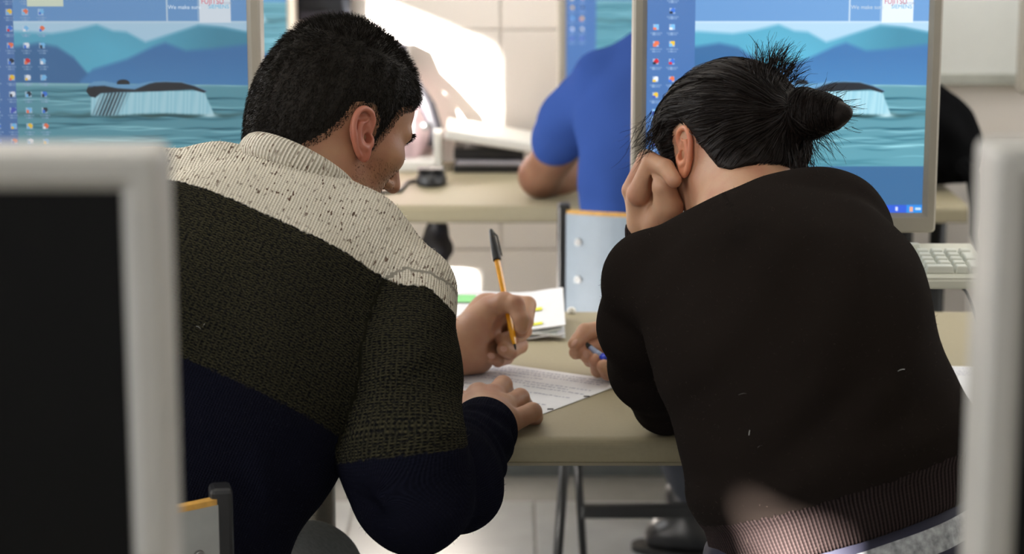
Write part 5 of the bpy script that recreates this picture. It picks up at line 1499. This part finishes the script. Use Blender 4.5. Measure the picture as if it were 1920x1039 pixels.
bb.chain(pts([(1215, 132, 4.34, .058), (1128, 155, 4.32, .056)]), 0.03).chain(pts([(1300, 132, 4.34, .058), (1385, 155, 4.32, .056)]), 0.03)
bb.chain(B_ARM, 0.02).chain(B_RARM, 0.02)
V, Q = sdf_arrays(lambda P: bb(P) + wrinkle(P, 31, 0.003, 0.13), bb.lo, bb.hi, 0.007)
shirt = mesh_arrays('shirt', [(V, Q)], [M_BLUE], None, {'gc': lambda v: v})
BH_C = W(1262, -85, 4.42); BH_R = head_matrix(88, 22, 0)
hb, BL = head_blob(BH_C, BH_R, 0.95); hb.cone(BL(-0.02, 0, -0.05), W(1258, 85, 4.36), 0.054, 0.06, 0.03)
bparts = [sdf_arrays(hb, hb.lo, hb.hi, 0.004)]
body = Blob(); torso(body, B_RINGS, n=2, zr=0.07, grow=-0.015); body.chain(B_SK, 0.02).chain(B_RSK, 0.02)
for L in (B_SK, B_RSK):
    e = np.array(L[-1][:3])
    for k in range(4): body.chain([(e[0] + 0.014 * (k - 1.5), e[1] + 0.03, e[2] - 0.004, .012), (e[0] + 0.017 * (k - 1.5), e[1] + 0.075, e[2] - 0.012, .008)], 0.004)
    body.chain([(e[0] - 0.02, e[1] + 0.0, e[2], .013), (e[0] - 0.04, e[1] + 0.045, e[2] - 0.01, .009)], 0.006)
B_HIP = W(1268, 560, 4.26); B_HIP[2] = 0.52
BKL = np.array([0.24, 4.56, 0.50]); BKR = np.array([0.42, 4.62, 0.50])
toe = ZP(1203, 1012, 0.02); heel = ZP(1318, 1020, 0.02); heel[1] -= 0.02
ANK = heel + np.array([-0.02, 0.0, 0.10])
body.chain([(*(B_HIP + [-0.07, 0, 0]), .07), (*BKL, .050), (*ANK, .032)]).chain([(*(B_HIP + [0.08, 0, 0]), .07), (*BKR, .050), (BKR[0], BKR[1] + 0.06, 0.10, .032)])
bparts.append(sdf_arrays(body, body.lo, body.hi, 0.007))
me = mesh_arrays('person', bparts, [M_SKIN_B]); blue = link('person', me); centre_mesh(blue, (B_HIP[0], B_HIP[1], 0))
tag(blue, 'person in a bright blue t-shirt leaning an elbow on the far table', 'person')
child('shirt', shirt, blue)
for sd in (0,):
    hf = lambda P: smax(hb(P) - 0.008, poly_sd(to_local(P, BH_C, BH_R)[:, 0], to_local(P, BH_C, BH_R)[:, 2], HAIR_M) + 0.003, 0.006)
    V, Q = sdf_arrays(hf, BH_C - 0.14, BH_C + 0.14, 0.005); child('hair', mesh_arrays('hair', [(V, Q)], [M_HAIR_M]), blue)
jb = Blob(); jb.ell(B_HIP + [0, 0.02, 0.0], I3, (.17, .13, .09), 0.03)
jb.chain([(*(B_HIP + [-0.07, 0.02, 0]), .085), (*BKL, .064), (*(ANK + [0, 0, 0.03]), .050)], 0.03).chain([(*(B_HIP + [0.08, 0.02, 0]), .085), (*BKR, .064), (BKR[0], BKR[1] + 0.06, 0.13, .050)], 0.03)
V, Q = sdf_arrays(jb, jb.lo, jb.hi, 0.009); child('trousers', mesh_arrays('trousers', [(V, Q)], [M_DARKPANTS]), blue)
shoe(blue, (heel[0] - 0.01, heel[1], 0), (toe[0], toe[1], 0)); shoe(blue, (BKR[0], BKR[1] + 0.05, 0), (BKR[0], BKR[1] + 0.25, 0))

# ------------------------------------------------------------------ navy jacket with a grey stripe round the woman's hips
M_NAVY = plain('jacket_navy', (24, 24, 44), 0.7, var=0.12, scale=60); M_JGREY = plain('jacket_grey_stripe', (150, 152, 154), 0.8, var=0.2, scale=50); M_PIPE = plain('jacket_piping_white', (226, 228, 236), 0.5)
jr = Blob(); torso(jr, [(1600, 1190, 2.43, .160, .132, -13, 0), (1582, 1060, 2.425, .156, .126, -13, 0), (1572, 1000, 2.42, .146, .114, -13, 0), (1568, 960, 2.42, .136, .105, -13, 0)], zr=0.05)
j_top = w_hem + 0.03; j_s1 = W(1740, 996, 2.31) @ WU; j_s2 = W(1740, 1046, 2.31) @ WU
def jk(P):
    al = P @ WU; r = jr(P) + wrinkle(P, 41, 0.003, 0.10)
    return smax(smax(r, al - j_top, 0.006), 0.60 - P[:, 2], 0.004)
V, Q = sdf_arrays(jk, jr.lo, jr.hi, 0.006)
s = NT('jacket_navy_striped'); bd = s.n('ShaderNodeAttribute', attribute_name='bd'); sep = s.n('ShaderNodeSeparateXYZ'); s.l(bd.outputs['Vector'], sep.inputs[0])
nz = s.n('ShaderNodeTexNoise', i_Scale=120.0, i_Detail=4.0); tcj = s.n('ShaderNodeTexCoord'); s.l(tcj.outputs['Object'], nz.inputs['Vector'])
f = s.math('MULTIPLY', s.math('LESS_THAN', sep.outputs[0], 0.0), s.math('GREATER_THAN', sep.outputs[1], 0.0))
s.l(s.mix(f, lin((24, 24, 44)), s.ramp(nz.outputs[0], [(0.3, lin((110, 112, 114))), (0.7, lin((170, 172, 174)))])), s.b.inputs['Base Color']); s.b.inputs['Roughness'].default_value = 0.8
jme = mesh_arrays('jacket', [(V, Q)], [s.m], None, {'bd': lambda v: np.stack([v @ WU - j_s1, v @ WU - j_s2, 0 * v[:, 0]], 1)})
jo = link('jacket', jme); centre_mesh(jo, (W_HIP[0], W_HIP[1], 0.6)); tag(jo, 'navy jacket with a grey stripe bunched round the woman\'s hips', 'jacket')

# ------------------------------------------------------------------ things on and by the far table
fz_ = TABLE_Z
mp = ZP(808, 350, fz_)
ms = empty('computer_mouse', (mp[0], mp[1] + 0.03, fz_), label='black computer mouse near the front of the far table', cat='mouse')
mb = Blob(); mb.ell((mp[0], mp[1] + 0.03, fz_ + 0.004), I3, (.033, .052, .034), 0.01)
V, Q = sdf_arrays(lambda P: smax(mb(P), fz_ + 0.0005 - P[:, 2], 0.004), mb.lo, mb.hi, 0.003)
child('shell', mesh_arrays('shell', [(V, Q)], [M_BLACKPL]), ms)
box_obj('button', (-0.028, -0.035, 0.030), (-0.001, 0.0, 0.0375), M_BLACKPL, ms, 0.003); box_obj('button', (0.001, -0.035, 0.030), (0.028, 0.0, 0.0375), M_BLACKPL, ms, 0.003)
c_ = tube_obj('mouse_cable', [(mp[0] - 0.026, mp[1] + 0.05, fz_ + 0.006), (mp[0] - 0.05, mp[1] + 0.03, fz_ + 0.0045), ZP(750, 358, fz_ + 0.0045), ZP(690, 364, fz_ + 0.0045), ZP(600, 350, fz_ + 0.0045), ZP(520, 310, fz_ + 0.0045)], 0.004, M_RUBBER)
tag(c_, 'black cable running left from the black mouse', 'cable')
# flat scanner: black body under a tilted white lid
sp = ZP(915, 326, fz_)
sn = empty('scanner', (sp[0], sp[1], fz_), label='flat scanner with black body and tilted white lid on the far table', cat='scanner')
box_obj('body', (-0.075, 0.01, 0.0), (0.078, 0.20, 0.016), M_BLACKPL, sn, 0.004)
box_obj('glass_bed', (-0.068, 0.004, 0.0165), (0.072, 0.19, 0.026), plain('scanner_bed', (150, 146, 152), 0.4), sn, 0.003)
box_obj('upper_body', (-0.075, 0.03, 0.027), (0.078, 0.20, 0.050), M_BLACKPL, sn, 0.004)
bm = bmesh.new(); box(bm, (-0.095, 0.0, 0.0), (0.10, 0.20, 0.022), 0.005); bm.transform(Matrix.Translation((0, 0.0, 0.060)) @ Matrix.Rotation(math.radians(9), 4, 'Y')); from_bm('lid', bm, M_WHITE, sn)
wp = ZP(782, 322, fz_)
pd = empty('paper_tray', (wp[0], wp[1], fz_), label='white paper tray with upright end beside the scanner', cat='tray')
box_obj('tray', (-0.06, 0.0, 0.0), (0.045, 0.085, 0.022), M_WHITE, pd, 0.004)
bm = bmesh.new(); box(bm, (0.036, 0.0, 0.0), (0.054, 0.085, 0.085), 0.003); from_bm('upright', bm, M_WHITE, pd)
# backpack, black with a pink panel
M_BAGB = plain('bag_black', (26, 24, 30), 0.6, var=0.2); M_BAGP = plain('bag_pink', (214, 186, 192), 0.45, var=0.12, scale=30)
bk = empty('backpack', (W(730, 280, 4.935)[0], 4.935, TABLE_Z), label='black backpack with a pale pink side panel on the far table', cat='backpack')
kb_ = Blob(); kb_.chain(pts([(690, 262, 5.00, .068), (745, 265, 5.00, .058), (752, 225, 5.02, .048), (725, 165, 5.04, .044), (718, 122, 5.05, .042)]), 0.03); kb_.chain(pts([(745, 150, 5.05, .032), (775, 200, 5.045, .038), (790, 262, 5.04, .038)]), 0.02)
V, Q = sdf_arrays(lambda P: smax(kb_(P) + wrinkle(P, 51, 0.004, 0.08), TABLE_Z + 0.001 - P[:, 2], 0.01), kb_.lo, kb_.hi, 0.006)
child('bag_body', mesh_arrays('bag_body', [(V, Q)], [M_BAGP, M_BAGB], lambda C: np.where(C[:, 2] > W(740, 175, 4.8)[2], 1, 0)), bk)
def rel(px, py, Y): return Vector(W(px, py, Y)) - Vector(bk.location)
bm = bmesh.new(); tube(bm, [rel(735, 88, 5.05), rel(752, 95, 5.04), rel(757, 125, 5.02), rel(778, 155, 5.00), rel(803, 200, 4.98), rel(818, 240, 4.97), rel(810, 275, 4.97)], [.022, .020, .014, .014, .018, .014, .010], 10); from_bm('strap', bm, M_BAGB, bk, True)
bm = bmesh.new(); tube(bm, [rel(700, 105, 5.06), rel(720, 84, 5.06), rel(745, 86, 5.06)], [.016, .016, .014], 8); from_bm('handle', bm, M_BAGB, bk, True)
bm = bmesh.new(); bmesh.ops.create_uvsphere(bm, u_segments=12, v_segments=8, radius=0.010); bm.transform(Matrix.Translation(rel(797, 236, 4.955))); from_bm('buckle', bm, M_STEEL, bk, True)
# dark bag hanging below the far table
hg = Blob(); hg.chain(pts([(818, 425, 4.60, .022), (816, 470, 4.60, .030), (822, 492, 4.60, .014)]), 0.02)
V, Q = sdf_arrays(lambda P: hg(P) + wrinkle(P, 61, 0.004, 0.05), hg.lo, hg.hi, 0.005)
ho = link('hanging_bag', mesh_arrays('hanging_bag', [(V, Q)], [M_BAGB])); centre_mesh(ho, tuple(W(818, 490, 4.60))); tag(ho, 'small dark cloth bag hanging under the front of the far table', 'bag')
st_ = tube_obj('strap', [tuple(Vector(W(818, 402, 4.60)) - ho.location), tuple(Vector(W(818, 430, 4.60)) - ho.location)], 0.006, M_BAGB, ho)
# black coat heaped at the right end of the far table
cb_ = Blob(); cb_.chain(pts([(1640, 245, 4.72, .094), (1720, 232, 4.70, .086), (1768, 262, 4.68, .074), (1800, 300, 4.66, .045)]), 0.03)
cb_.chain(pts([(1660, 300, 4.68, .080), (1790, 310, 4.66, .030)]), 0.03)
V, Q = sdf_arrays(lambda P: smax(cb_(P) + wrinkle(P, 71, 0.006, 0.09), TABLE_Z + 0.002 - P[:, 2], 0.012), cb_.lo, cb_.hi, 0.007)
co = link('coat', mesh_arrays('coat', [(V, Q)], [plain('coat_black', (9, 9, 10), 0.9, var=0.2, spec=0.05)])); centre_mesh(co, (W(1720, 300, 4.7)[0], 4.70, TABLE_Z)); tag(co, 'black coat heaped on the right end of the far table', 'coat')
sl = bmesh.new()
tube(sl, [Vector(W(1800, 305, 4.63)) - co.location, Vector(W(1826, 330, 4.56)) - co.location, Vector(W(1832, 390, 4.52)) - co.location, Vector(W(1828, 440, 4.50)) - co.location, Vector(W(1838, 470, 4.50)) - co.location], [.022, .018, .014, .010, .006], 10); from_bm('sleeve', sl, MATS['coat_black'], co, True)
